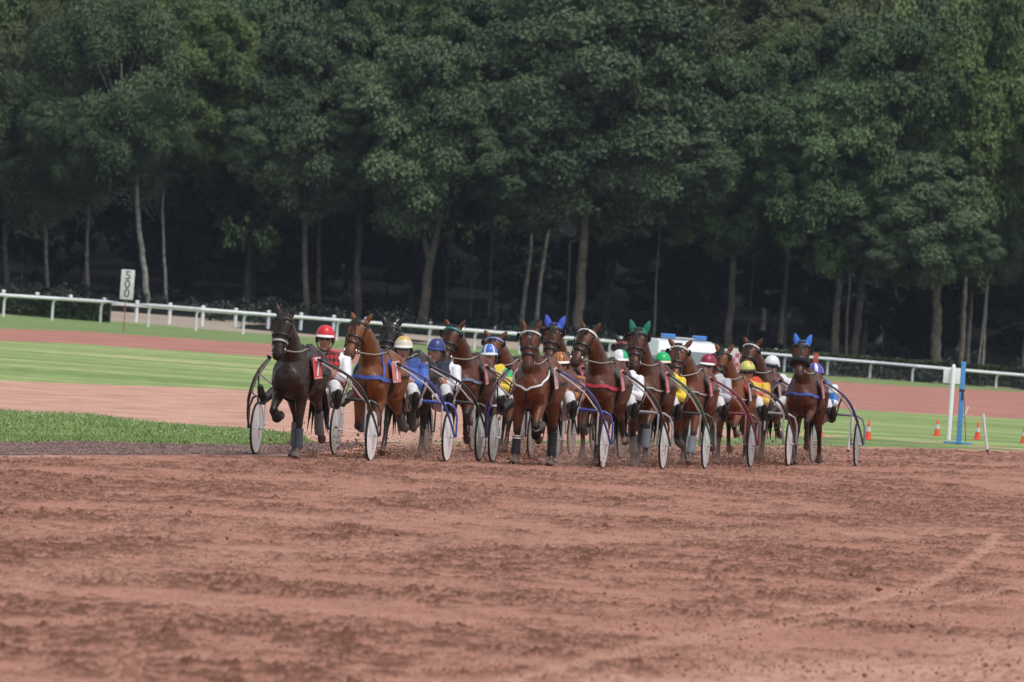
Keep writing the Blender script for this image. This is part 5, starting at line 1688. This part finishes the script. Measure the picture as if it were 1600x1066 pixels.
def make_sulky(loc, rz, label, cfg, tips, foot):
    """two-wheeled racing sulky; tips: where the shafts meet the horse, in the sulky's own space"""
    root = empty('racing_sulky', loc, rz, label, 'sulky', 'sulkies in the race')
    c1, c2 = cfg['shaft']
    m1 = paint('shaft_' + c1[0], c1[1], rough=.25, coat=.6); m2 = paint('shaft_' + c2[0], c2[1], rough=.3, coat=.4)
    TW = .75
    for s in (-1, 1): wheel(root, s * TW, DISCS[cfg.get('disc', 'pale')])
    # arched axle over the wheels
    mb = MB(); mb.tube([(0, -.86, .335), (0, -.86, .60), (0, -.82, .72), (0, -.74, .765), (0, -.5, .775), (0, 0, .785), (0, .5, .775), (0, .74, .765), (0, .82, .72), (0, .86, .60), (0, .86, .335)], [.014, .014, .015, .019, .022, .024, .022, .019, .015, .014, .014], n=10)
    mb.build('axle_arch', paint('arch_' + cfg.get('arch', c1)[0], cfg.get('arch', c1)[1], rough=.35, coat=.4), root)
    for s in (-1, 1):
        mb = MB()
        mb.tube([(0, s * .66, .335), (0, s * .655, .60), (.01, s * .66, .775)], .012, n=8)
        mb.tube([(0, s * .65, .335), (0, s * .86, .335)], .014, n=8)
        mb.build('fork', m2, root)
    for s in (-1, 1):
        tip = tips[s]
        a = Vector((.02, s * .74, .77)); hub = Vector((.01, s * .845, .335))
        end = Vector((.44, s * .765, .80))
        def along(t): return tip.lerp(end, t) + Vector((0, 0, .085 * math.sin(math.pi * t ** 1.3)))
        p1, p2, p3 = along(.33), along(.62), along(.86)
        def spline(P, n=8):
            out = []
            Q = [P[0] * 2 - P[1]] + P + [P[-1] * 2 - P[-2]]
            for i in range(1, len(Q) - 2):
                for k in range(n):
                    t = k / n; a0, a1, a2, a3 = Q[i - 1], Q[i], Q[i + 1], Q[i + 2]
                    out.append(.5 * ((2 * a1) + (a2 - a0) * t + (2 * a0 - 5 * a1 + 4 * a2 - a3) * t * t + (3 * a1 - a0 - 3 * a2 + a3) * t ** 3))
            out.append(P[-1]); return out
        mb = MB(); mb.tube(spline([tip, p1, p2, p3, Vector((.40, s * .785, .70)), Vector((.20, s * .83, .50)), hub]), [.019] * 20 + [.021] * 14 + [.015] * 15, n=10)
        sh = mb.build('shaft', m1, root)
        low = Vector((0, 0, -.045))
        mb = MB(); mb.tube(spline([tip + low * .6, p1 + low * 1.2, p2 + low * 1.6, p3 + low * 2.0, Vector((.30, s * .73, .76)), Vector((.03, s * .70, .765))]), .012, n=8); mb.build('shaft_rail', m2, sh)
        # brace from the shaft to the seat bar, foot rest
        mb = MB(); mb.tube([p2, Vector((.45, s * .50, .92)), Vector((.03, s * .36, .79))], .013, n=8); mb.build('brace', m2, root)
        f = foot[s]
        mb = MB(); mb.tube([p2.lerp(p1, .2), f + Vector((.06, s * .05, -.03)), f + Vector((.02, s * -.02, -.05))], .010, n=8); mb.ring(f + Vector((.05, 0, 0)), (1, 0, .3), .062, .009, n=18, m=6); mb.build('foot_rest', M_TYRE, root)
        mb = MB(); mb.tube([tip, tip + Vector((.16, -s * .01, .015))], [.022, .016], n=10); mb.build('shaft_tip', M_TYRE, sh)
    mb = MB(); mb.box((-.06, 0, .815), (.30, .34, .035), bev=.015); mb.tube([(-.20, -.16, .83), (-.24, -.13, .93), (-.25, 0, .95), (-.24, .13, .93), (-.20, .16, .83)], .016, n=8); mb.build('seat', M_TYRE, root)
    return root
# ================================================================== THE FIELD
def flat(c):
    return lambda az, e: c
def cols(**k): return k
WHITE = (.72, .73, .76); RED = (.55, .02, .03); NAVY = (.022, .028, .085); BLUE = (.035, .075, .36); ROYAL = (.045, .13, .50)
BLACK = (.014, .014, .016); YELLOW = (.72, .52, .03); GREEN = (.02, .42, .16); DGREEN = (.012, .12, .08); MAROON = (.24, .012, .045); SILVER = (.55, .56, .6); ORANGE = (.62, .18, .03)

def jk(base, sleeve=None, extra=None, collar=None):
    def f(V, T, U):
        c = np.repeat(np.array([base]), len(V), 0).astype(float)
        if sleeve is not None: c[T == 'sleeve'] = sleeve
        if extra is not None: extra(V, T, U, c)
        if collar is not None: c[T == 'collar'] = collar
        return c
    return f
def checks(a, size, only='torso'):
    def e(V, T, U, c):
        ang = np.arctan2(V[:, 1], V[:, 0]) * .17 / size
        k = (np.floor(ang + V[:, 2] / size) + np.floor(ang - V[:, 2] / size)) % 2 < 1
        c[k & (T == only)] = a
    return e
def spots(a, size, thr=.66, tags=('torso', 'sleeve')):
    def e(V, T, U, c):
        n = vnoise(V[:, 0] / size + V[:, 1] / size * .6, V[:, 2] / size + V[:, 1] / size * .5, 5)
        c[(n > thr) & np.isin(T, tags)] = a
    return e
def yoke(a, z=.06):
    def e(V, T, U, c):
        c[(V[:, 2] > z) & np.isin(T, ('torso', 'sleeve', 'collar'))] = a
    return e
def bands(a, n, tag_='sleeve'):
    def e(V, T, U, c):
        c[(T == tag_) & (np.floor(U * n) % 2 == 1)] = a
    return e
def both(*fs):
    def e(V, T, U, c):
        for f in fs: f(V, T, U, c)
    return e
def patch(a, p, r):
    def e(V, T, U, c):
        c[np.linalg.norm(V - np.array(p), axis=1) < r] = a
    return e
def stripes_helm(a, b, n, duty=.5):
    return lambda az, e: a if ((az / 360 * n) % 1) < duty else b
def d_helm(az, e):
    az = (az + 180) % 360 - 180
    return WHITE if (abs(abs(az) - 32) < 7 * (1.2 - e * .4) or abs(abs(az) - 150) < 9 or e < .10) and e < .93 else ROYAL
def k_helm(az, e):
    az = (az + 180) % 360 - 180
    return WHITE if (abs(az) < 14 or abs(abs(az) - 70) < 6) and e < .96 else (.08, .07, .42)
def f_helm(az, e):
    az = az % 360
    return GREEN if 20 < az < 140 and e > .12 else WHITE
def b_helm(az, e):
    return (.60, .40, .12) if e > .42 else (.66, .62, .52)
def i_helm(az, e):
    az = (az + 180) % 360 - 180
    star = abs(az - 30) < 13 and .42 < e < .75 and (abs(az - 30) < 3.5 or abs(e - .58) < .04 or abs(abs(az - 30) / 13 - abs(e - .58) / .17) < .22)
    return (.5, .05, .03) if star else (.60, .58, .14)

BAY = (.118, .035, .013); LBAY = (.160, .050, .015); DARK = (.030, .016, .011); MID = (.085, .025, .010)
GEOS = {
    'a': dict(phase=.77, neck=47, hang=66, turn=-2, headturn=0, splay=14),
    'b': dict(phase=.62, neck=45, hang=54, turn=-8, headturn=-2, splay=30),
    'c': dict(phase=.12, neck=44, hang=62, turn=-5, headturn=2, splay=34),
    'm': dict(phase=.12, neck=44, hang=62, turn=-8, headturn=3, splay=34),
    'd': dict(phase=.28, neck=45, hang=60, turn=-8, headturn=-3, splay=32),
    'e': dict(phase=.22, neck=44, hang=64, turn=5, headturn=4, splay=18),
    'f': dict(phase=.70, neck=45, hang=50, turn=-8, headturn=-9, splay=24),
    'g': dict(phase=.45, neck=49, hang=62, turn=-3, headturn=3, splay=18),
    'h': dict(phase=.58, neck=38, hang=60, turn=-7, headturn=7, splay=45),
    'k': dict(phase=.36, jitter=.13, neck=49, hang=58, turn=1, headturn=2, splay=14),
}
geo = {k: HorseGeo(**v) for k, v in GEOS.items()}
drv = {'x': driver_geo(10, .02, 0), 'y': driver_geo(-4, .10, -4), 'w': driver_geo(12, .10, 2), 'z': driver_geo(14, .18, 5)}
lens_teal = mat('teal_lens', (.02, .20, .26), rough=.08, spec=.9); lens_amber = mat('amber_lens', (.45, .12, .02), rough=.1, spec=.9); lens_pale = mat('clear_goggle', (.35, .33, .28), rough=.12, spec=.8)

BKG = ('black', BLACK, False)
RIGS = [
 # key, right wheel px, apparent yaw, chest px (or None), geo, horse scale, coat...
 dict(k='A', w=(578, 719.5), yaw=12.0, chest=448, geo='a', s=.965,
      horse='dark brown horse with number 7 plate leading at the inside', hc=dict(coat=DARK, noseband=('grey', (.36, .34, .33)), number='7', blinkers=False, seed=1, boots={'rf': ('black', BLACK, False), 'lf': ('slate', (.05, .055, .07), False), 'rh': ('greyboot', (.13, .13, .14), False), 'lh': ('greyboot', (.13, .13, .14), False)}),
      driver='person in red helmet and red and black chequered vest with white sleeves', dg='x', dc=dict(helmet=flat((.62, .025, .035)), jacket=jk(BLACK, WHITE, checks(RED, .075)), peak_col=WHITE, collar=(.6, .62, .66)),
      sulky='black sulky with white discs carrying the driver in the red helmet', sc=dict(shaft=(('black', BLACK), ('silver', SILVER)), disc='white')),
 dict(k='B', w=(697, 720.5), yaw=11.5, chest=573, geo='b', s=.97,
      horse='bright bay horse with blue breast straps and blue saddle pad', hc=dict(coat=LBAY, breast=('blue', (.05, .09, .36), 'Y', .05), saddle=('blue', (.02, .08, .42)), number='1', plate=(.66, .22, .22), blinkers=False, seed=2, boots={'rf': ('slateb', (.10, .11, .13), False), 'lh': ('slateb', (.10, .11, .13), False)}),
      driver='person in gold and cream helmet, teal sunglasses and royal blue jacket', dg='w', dc=dict(helmet=b_helm, jacket=jk(ROYAL, None, yoke((.03, .06, .26), .10)), lens=lens_teal, peak_col=(.7, .68, .6)),
      sulky='blue sulky with white-lined shafts carrying the driver in the gold helmet', sc=dict(shaft=(('blue', (.03, .06, .34)), ('white', WHITE)), disc='white')),
 dict(k='C', w=(748, 719), yaw=11.0, chest=622, geo='m', s=.97,
      horse='near-black horse with number 6 plate half hidden behind the bright bay', hc=dict(coat=(.016, .011, .009), number='6', blinkers=False, seed=3, plate_turn=12, boots={}),
      driver='person in plain navy helmet and navy vest with white sleeves', dg='y', dc=dict(helmet=flat((.03, .045, .19)), jacket=jk((.012, .016, .045), WHITE, None), lens=lens_pale, peak_col=(.03, .045, .19), peak=.03),
      sulky='black and white sulky carrying the driver in the plain navy helmet', sc=dict(shaft=(('black', BLACK), ('white', WHITE)), disc='pale')),
 dict(k='D', w=(829, 719), yaw=10.0, chest=718, geo='d', s=.985,
      horse='bay horse with teal browband and pale blue breast strap', hc=dict(coat=MID, browband=('teal', (.02, .22, .20)), breast=('slateblue', (.14, .18, .28), 'S', .04), seed=4, plate=(.60, .16, .18), dust=.3),
      driver='person in royal blue helmet with white stripes and yellow and green jacket', dg='w', dc=dict(helmet=d_helm, jacket=jk(YELLOW, None, both(patch(GREEN, (.06, .20, .12), .085), patch((.02, .32, .42), (.06, -.20, .12), .09), patch(GREEN, (.1, -.2, -.1), .07))), peak_col=(.65, .68, .75), lens=lens_pale),
      sulky='sulky with cream shafts carrying the driver in the yellow and green jacket', sc=dict(shaft=(('cream', (.50, .42, .32)), ('navy', NAVY)), disc='dirty', arch=('silver', SILVER))),
 dict(k='X', w=(891, 717.5), yaw=10.0, chest=783, geo='h', s=.985, horse='bay horse with pale blue browband seen behind the blue and white striped helmet', hc=dict(coat=BAY, browband=('paleblue', (.18, .25, .55)), star=True, seed=5, plate=(.66, .22, .22)), driver=None,
      sulky='grey sulky whose wheels show behind the legs of the white-breastplate horse', sc=dict(shaft=(('dark', (.03, .03, .035)), ('silver', SILVER)), disc='dirty')),
 dict(k='E', w=(941, 727.5), yaw=10.2, chest=824, geo='e', s=.985,
      horse='bay horse with white V breastplate and white boot straps', hc=dict(coat=BAY, star=True, browband=('white', (.5, .5, .52)), breast=('white', WHITE, 'V', .026), seed=6, plate=(.62, .40, .38), boots={'rf': ('black', BLACK, True), 'lf': ('black', BLACK, True), 'lh': BKG, 'rh': BKG}),
      driver='person in orange and brown striped helmet and brown jacket', dg='z', dc=dict(helmet=stripes_helm((.50, .20, .05), (.10, .018, .012), 15), jacket=jk((.10, .035, .025), (.12, .04, .03), bands((.45, .16, .05), 9)), peak_col=(.8, .72, .66)),
      sulky='blue sulky with white-lined shafts carrying the driver in the orange striped helmet', sc=dict(shaft=(('blue', (.025, .035, .24)), ('white', WHITE)), disc='pale')),
 dict(k='Y', w=(969, 718.5), yaw=10.0, chest=868, geo='g', s=1.03, horse='bay horse wearing blue ear hood, half hidden behind the white-breastplate horse', hc=dict(coat=MID, hood=('blue', (.055, .10, .50)), seed=7), driver=None,
      sulky='dusty sulky whose wheels show under the bay with the red breast strap', sc=dict(shaft=(('dark', (.03, .03, .035)), ('silver', SILVER)), disc='dirty')),
 dict(k='F', w=(1035, 727.5), yaw=9.5, chest=929, geo='f', s=1.0,
      horse='glossy bay horse with white browband and red breast strap', hc=dict(coat=MID, browband=('white', (.6, .58, .56)), breast=('crimson', (.42, .03, .06), 'S', .045), saddle=('green', (.012, .10, .07)), seed=8, plate=(.70, .20, .20), blinkers=False, socks=('rf', 'lh')),
      driver='person in white helmet with green panel, orange glasses and white jacket', dg='w', dc=dict(helmet=f_helm, jacket=jk(WHITE, WHITE, both(yoke(WHITE), patch(DGREEN, (.05, .15, -.2), .13), patch(DGREEN, (.05, -.15, -.2), .13))), lens=lens_amber, peak_col=WHITE, peak=.04),
      sulky='black sulky with silver-lined shafts carrying the driver in the white and green helmet', sc=dict(shaft=(('black', BLACK), ('silver', SILVER)), disc='pale', arch=('silverdark', (.25, .25, .27)))),
 dict(k='Z', w=(1075, 717), yaw=9.5, chest=980, geo='c', s=.95, horse='dark horse with red browband glimpsed behind the white and green helmet', hc=dict(coat=DARK, browband=('red', (.42, .04, .05)), seed=9), driver=None,
      sulky='dusty sulky whose wheel shows between the green-hooded horse and the green sulky', sc=dict(shaft=(('dark', (.03, .03, .035)), ('silver', SILVER)), disc='dirty')),
 dict(k='G', w=(1101, 728.5), yaw=9.0, chest=1000, geo='g', s=1.01,
      horse='bay horse wearing a dark green ear hood', hc=dict(coat=MID, hood=('green', (.012, .15, .10)), breast=('grey', (.34, .32, .31), 'S', .022), seed=10, plate=(.66, .18, .20), boots={'rf': ('slategrey', (.16, .17, .19), False), 'lf': ('slategrey', (.16, .17, .19), False)}),
      driver='person in bright green helmet and yellow jacket with dark spots', dg='w', dc=dict(helmet=flat((.01, .42, .12)), jacket=jk(YELLOW, None, spots((.05, .06, .02), .075, .74)), peak_col=(.75, .6, .5), peak=.035),
      sulky='green sulky with silver-lined shafts carrying the driver in the green helmet', sc=dict(shaft=(('green', (.03, .16, .06)), ('silver', SILVER)), disc='pale', arch=('black', BLACK))),
 dict(k='H', w=(1172, 727.5), yaw=8.3, chest=1071, geo='h', s=.98,
      horse='bay horse with ears pricked sideways and pale browband in front of the ambulance', hc=dict(coat=BAY, browband=('pale', (.5, .46, .42)), breast=('grey', (.34, .32, .31), 'S', .022), seed=11, plate=(.62, .16, .20), boots={'rf': ('slategrey', (.16, .17, .19), False), 'lf': ('slategrey', (.16, .17, .19), False)}, dust=.4),
      driver='person in maroon helmet and grey jacket with maroon patches', dg='y', dc=dict(helmet=flat((.25, .015, .05)), jacket=jk((.45, .45, .50), (.42, .43, .48), both(patch(MAROON, (.1, .24, -.06), .08), patch(MAROON, (.1, -.24, -.06), .08), patch(MAROON, (.12, 0, -.18), .12))), peak_col=(.78, .75, .72), peak=.04),
      sulky='maroon sulky carrying the driver in the maroon helmet', sc=dict(shaft=(('maroon', (.16, .012, .035)), ('rose', (.48, .25, .30))), disc='grey')),
 dict(k='I', w=(1231, 729), yaw=7.5, chest=1137, geo='d', s=.90,
      horse='bay horse with red saddle pad next to the driver in the yellow helmet', hc=dict(coat=LBAY, star=True, saddle=('red', (.55, .02, .025)), breast=('pale', (.42, .38, .36), 'S', .02), seed=12, plate=(.60, .45, .45), dust=.4),
      driver='person in pale yellow helmet with red star and yellow and red jacket', dg='z', dc=dict(helmet=i_helm, jacket=jk((.66, .44, .04), None, spots((.55, .05, .02), .07, .58)), peak_col=(.05, .04, .03), peak=.04),
      sulky='black sulky with silver shaft rails carrying the driver in the yellow helmet', sc=dict(shaft=(('black', BLACK), ('silver', SILVER)), disc='pale', arch=('greyarch', (.22, .22, .23)))),
 dict(k='J', w=(1268, 727.5), yaw=7.5, chest=1182, geo='b', s=.965,
      horse='bay horse with black saddle pad trotting just left of the plain white helmet', hc=dict(coat=MID, browband=('pale', (.5, .46, .42)), breast=('slateblue', (.14, .18, .28), 'S', .035), seed=13, plate=(.68, .42, .42), dust=.3),
      driver='person in plain white helmet and all white jacket', dg='y', dc=dict(helmet=flat((.72, .71, .76)), jacket=jk((.66, .64, .72), None), peak_col=(.05, .05, .06), peak=.02),
      sulky='dark grey sulky with silver rails carrying the driver in the plain white helmet', sc=dict(shaft=(('charcoal', (.04, .04, .045)), ('silver', SILVER)), disc='grey', arch=('greyarch', (.22, .22, .23)))),
 dict(k='K', w=(1337, 729.5), yaw=6.6, chest=1250, geo='k', s=.965,
      horse='bay horse with blue ear hood and black sheepskin noseband', hc=dict(coat=MID, hood=('skyblue', (.045, .16, .55)), shadow_roll=True, breast=('blue', (.06, .10, .40), 'S', .04), seed=14, plate=(.66, .22, .24), boots={'rf': ('mud', (.15, .11, .10), False)}),
      driver='person in violet helmet with white stripe and blue jacket', dg='z', dc=dict(helmet=k_helm, jacket=jk((.03, .16, .45), None, bands(WHITE, 5)), peak_col=(.08, .07, .42), peak=.03),
      sulky='dark blue sulky carrying the driver in the violet helmet', sc=dict(shaft=(('darkblue', (.02, .03, .16)), ('silver', SILVER)), disc='grey', arch=('greyarch', (.16, .16, .17)))),
]
M_BLADE = mat('grass_blade', (.20, .29, .095), rough=.7, noise=.35, nscale=1.2)
M_REIN = mat('rein', (.30, .28, .25), rough=.7)
AXLE = 1.46
SC = dict(A=123, B=119.5, C=116.5, D=110, X=104.5, E=117, Y=106, F=114, Z=101, G=111.5, H=108.5, I=106, J=102.5, K=104)
def rig_contact(rg):
    # right wheel on the ground: its place across the picture, and how far off from the size it has there
    D = F_PX / SC[rg['k']]
    p = CAM_POS + ray(rg['w'][0], rg['w'][1]) * D
    return Vector((p.x, p.y, gz(p.x, p.y)))
for rg in RIGS:
    wp = rig_contact(rg)
    va = math.atan2(wp.x, wp.y)
    psi = R(rg['yaw']) + va                          # heading turned towards the viewer's left
    fw = Vector((-math.sin(psi), -math.cos(psi), 0)); lf = Vector((math.cos(psi), -math.sin(psi), 0))
    rz = math.atan2(fw.y, fw.x)
    ax = wp - lf * .75
    ax.z = gz(ax.x, ax.y)
    g = geo[rg['geo']]; hsz = rg['s']
    h0 = ax + fw * AXLE
    # sideways place of the horse between the shafts, from where its chest shows
    best = 0.0
    for _ in range(3):
        p = h0 + lf * best + fw * (.85 * hsz); z = gz(p.x, p.y)
        px = project((p.x, p.y, z + 1.15 * hsz))[0]
        best += (rg['chest'] - px) * p.y / F_PX
    best = max(-.32, min(.32, best))
    hl = h0 + lf * best
    hl.z = gz(hl.x, hl.y)
    bank = math.atan(0.025)                          # the banked track carries the sulky
    horse = make_horse(g, hl, rz, hsz, rg['horse'], rg['hc'])
    # shaft ends, in the sulky's space
    Rz = Matrix.Rotation(-rz, 3, 'Z')
    tips = {}
    for s in (-1, 1):
        hp_ = Vector((AXLE, best, 0)) + Vector((.30, s * .345, 1.36)) * hsz
        tips[s] = hp_ + Vector((0, 0, g.up.z * hsz))
    G = drv[rg.get('dg', 'x')]
    sk = make_sulky(ax, rz, rg['sulky'], rg['sc'], tips, {q: v * 1.1 - Vector((0, 0, .165)) for q, v in G['foot'].items()})
    sk.rotation_euler = Matrix.Rotation(rz, 3, 'Z').to_euler()
    # lay the sulky on the bank: its axle follows the ground under both wheels
    pr = ax + lf * .75; pl = ax - lf * .75
    roll = math.atan2(gz(pr.x, pr.y) - gz(pl.x, pl.y), 1.5)
    M = Matrix.Rotation(rz, 4, 'Z') @ Matrix.Rotation(roll, 4, 'X')
    sk.rotation_euler = M.to_euler()
    if rg['driver']:
        d = make_driver(G, ax - Vector((0, 0, .165)), rz, rg['driver'], rg['dc'], s=1.1)
        d.rotation_euler = M.to_euler()
    # reins from the bit over the saddle to the driver's hands
    mb = MB()
    for s in (-1, 1):
        b0 = g.H(.76, R(s * 95), .012)
        mid, _n = g.surf(Vector((.28, s * .15, 1.55)) + g.up, .045)
        hand = (Vector((-AXLE, -best, 0)) + (G['hands'][s] * 1.1 - Vector((0, 0, .165)))) / hsz
        sag = Vector((0, 0, -.03))
        path = [b0]
        for q in range(1, 8):
            p = b0.lerp(mid, q / 8) + sag * math.sin(math.pi * q / 8)
            nq, nn = g.surf(p, 0)
            if (p - nq).dot(nn) < .014: p = nq + nn * .014
            path.append(p)
        mb.tube(path + [mid, mid.lerp(hand, .5) + sag * 2, hand], .0095, n=6)
    mb.build('reins', M_REIN, horse)

# ------------------------------------------------------------------ soil thrown up by hooves and wheels
def clods(name, P, S, m, seed):
    """small broken lumps, each a squashed irregular octahedron"""
    r = np.random.default_rng(seed)
    n = len(P)
    base = np.array([(1, 0, 0), (-1, 0, 0), (0, 1, 0), (0, -1, 0), (0, 0, 1), (0, 0, -1)], dtype=float)
    tri = np.array([(0, 2, 4), (2, 1, 4), (1, 3, 4), (3, 0, 4), (2, 0, 5), (1, 2, 5), (3, 1, 5), (0, 3, 5)])
    V = base[None] * S[:, None, None] * r.uniform(.55, 1.3, (n, 6, 1)) + r.normal(size=(n, 6, 3)) * S[:, None, None] * .18
    V[:, :, 2] *= .75
    V += P[:, None]
    F = (tri[None] + np.arange(n)[:, None, None] * 6).reshape(-1, 3)
    return link(name, np_mesh(name, V.reshape(-1, 3), F, smooth=False), m)
M_CLOD = mat('turned_soil', (.19, .088, .060), rough=1.0, spec=.1, noise=.35, nscale=9)
r = np.random.default_rng(77)
P = []; S = []
for rg in RIGS:
    wp = rig_contact(rg)
    for k in range(10):
        c = wp + Vector((r.uniform(-1.35, .15), r.uniform(-.6, 3.2), 0))
        n = r.integers(50, 140)
        q = np.abs(r.normal(size=n)) * r.uniform(.05, .22)
        dx = r.normal(size=n) * .13; dy = r.normal(size=n) * .3
        x = c.x + dx; y = c.y + dy
        P.append(np.stack([x, y, terrain(x, y) + q + .004], -1)); S.append(r.uniform(.004, .013, n) * (1 + .8 * (r.random(n) < .06)))
tag(clods('flying_soil', np.concatenate(P), np.concatenate(S), M_CLOD, 5), kind='stuff')
# loose clods lying on the track
n = 34000
px = r.uniform(-150, 1750, n); py = 712 + (1100 - 712) * r.random(n) ** 1.15
G_ = ground_np(px, py)
den = fbm(G_[:, 0] * .9, G_[:, 1] / KD * .55, 4, 31) * .5 + fbm(G_[:, 0] * .3, G_[:, 1] / KD * .42, 4, 11) * .5
k = den + r.normal(size=n) * .05 > .50
G_ = G_[k]; n = len(G_)
S = .003 + .008 * r.random(n) ** 3 + .022 * (r.random(n) < .006) * r.random(n)
G_[:, 2] += S * .5 + .006
tag(clods('loose_clods', G_, S, M_CLOD, 6), kind='stuff')

# grass blades and clover on the near verge
n = 60000
px = r.uniform(-330, 640, n)
lo = np.interp(px, PXC, E_gravel); hi = np.interp(px, PXC, E_wedge)
f = r.random(n); f = np.where(r.random(n) < .35, f * .15, f)
py = lo + (hi - lo) * f
ok = (lo - hi > 1.0) & (px < 478)
G_ = ground_np(px[ok], py[ok]); n = len(G_)
hgt = r.uniform(.02, .065, n) * (.6 + .8 * fbm(G_[:, 0] * 1.5, G_[:, 1] * .6, 3, 15)); wd = r.uniform(.006, .014, n)
a = r.uniform(0, 6.283, n); side = np.stack([np.cos(a), np.sin(a) * .5, a * 0], -1) * wd[:, None]
tip = np.stack([r.normal(size=n) * .03, r.normal(size=n) * .03, hgt], -1)
V = np.stack([G_ - side, G_ + side, G_ + tip], 1).reshape(-1, 3)
tag(link('grass', np_mesh('grass_blades', V, np.arange(n * 3).reshape(n, 3), smooth=False), M_BLADE), kind='stuff')
n = 520
px = r.uniform(-300, 480, n); lo = np.interp(px, PXC, E_gravel); hi = np.interp(px, PXC, E_wedge)
G_ = ground_np(px, lo + (hi - lo) * r.uniform(.12, .9, n)); k = fbm(G_[:, 0] * .8, G_[:, 1] * .1, 3, 23) > .47
G_ = G_[k]; G_[:, 2] += r.uniform(.04, .09, len(G_))
tag(clods('clover_blossoms', G_, r.uniform(.006, .014, len(G_)), paint('clover_white', (.62, .62, .55), rough=.9), 8), kind='stuff')
# stones of the gravel strip
n = 9000
px = r.uniform(-330, 600, n); lo = np.interp(px, PXC, E_track); hi = np.interp(px, PXC, E_gravel)
G_ = ground_np(px, lo + (hi - lo) * r.uniform(.05, 1.02, n)); S = r.uniform(.008, .026, n); G_[:, 2] += S * .3
tag(clods('gravel', G_, S, mat('gravel_stone', (.20, .135, .12), rough=.95, noise=.5, nscale=3), 9), kind='stuff')
print('CHECK', [(rg['k'], [round(q) for q in project(rig_contact(rg))], rg['w']) for rg in RIGS])

# ------------------------------------------------------------------ the air between: pale haze over the whole place
hz = bpy.data.materials.new('haze'); hz.use_nodes = True
hn = hz.node_tree
for q in list(hn.nodes): hn.nodes.remove(q)
ho = hn.nodes.new('ShaderNodeOutputMaterial'); hv = hn.nodes.new('ShaderNodeVolumePrincipled')
hv.inputs['Color'].default_value = (.66, .78, 1.0, 1)
hv.inputs['Density'].default_value = 0.000048
hv.inputs['Anisotropy'].default_value = 0.2
hn.links.new(hv.outputs[0], ho.inputs['Volume'])
mb = MB(); mb.box((0, 520, 34), (700, 1140, 72)); o = mb.build('haze', hz, smooth=False); tag(o, kind='stuff')

# ------------------------------------------------------------------ dust hanging low behind hooves and wheels
du = bpy.data.materials.new('dust'); du.use_nodes = True
dn = du.node_tree
for q in list(dn.nodes): dn.nodes.remove(q)
do = dn.nodes.new('ShaderNodeOutputMaterial'); dv = dn.nodes.new('ShaderNodeVolumePrincipled')
dv.inputs['Color'].default_value = (.74, .52, .43, 1)
dv.inputs['Density'].default_value = 0.17
dn.links.new(dv.outputs[0], do.inputs['Volume'])
mb = MB(); rd = random.Random(4)
for rg in RIGS[1:]:
    wp = rig_contact(rg)
    c = Vector((wp.x - rd.uniform(.3, 1.0), wp.y + rd.uniform(.2, 1.4), wp.z + .10))
    mb.ell(c, (rd.uniform(.30, .48), rd.uniform(.7, 1.1), rd.uniform(.24, .38)), nu=20, nv=12)
tag(mb.build('dust', du), kind='stuff')
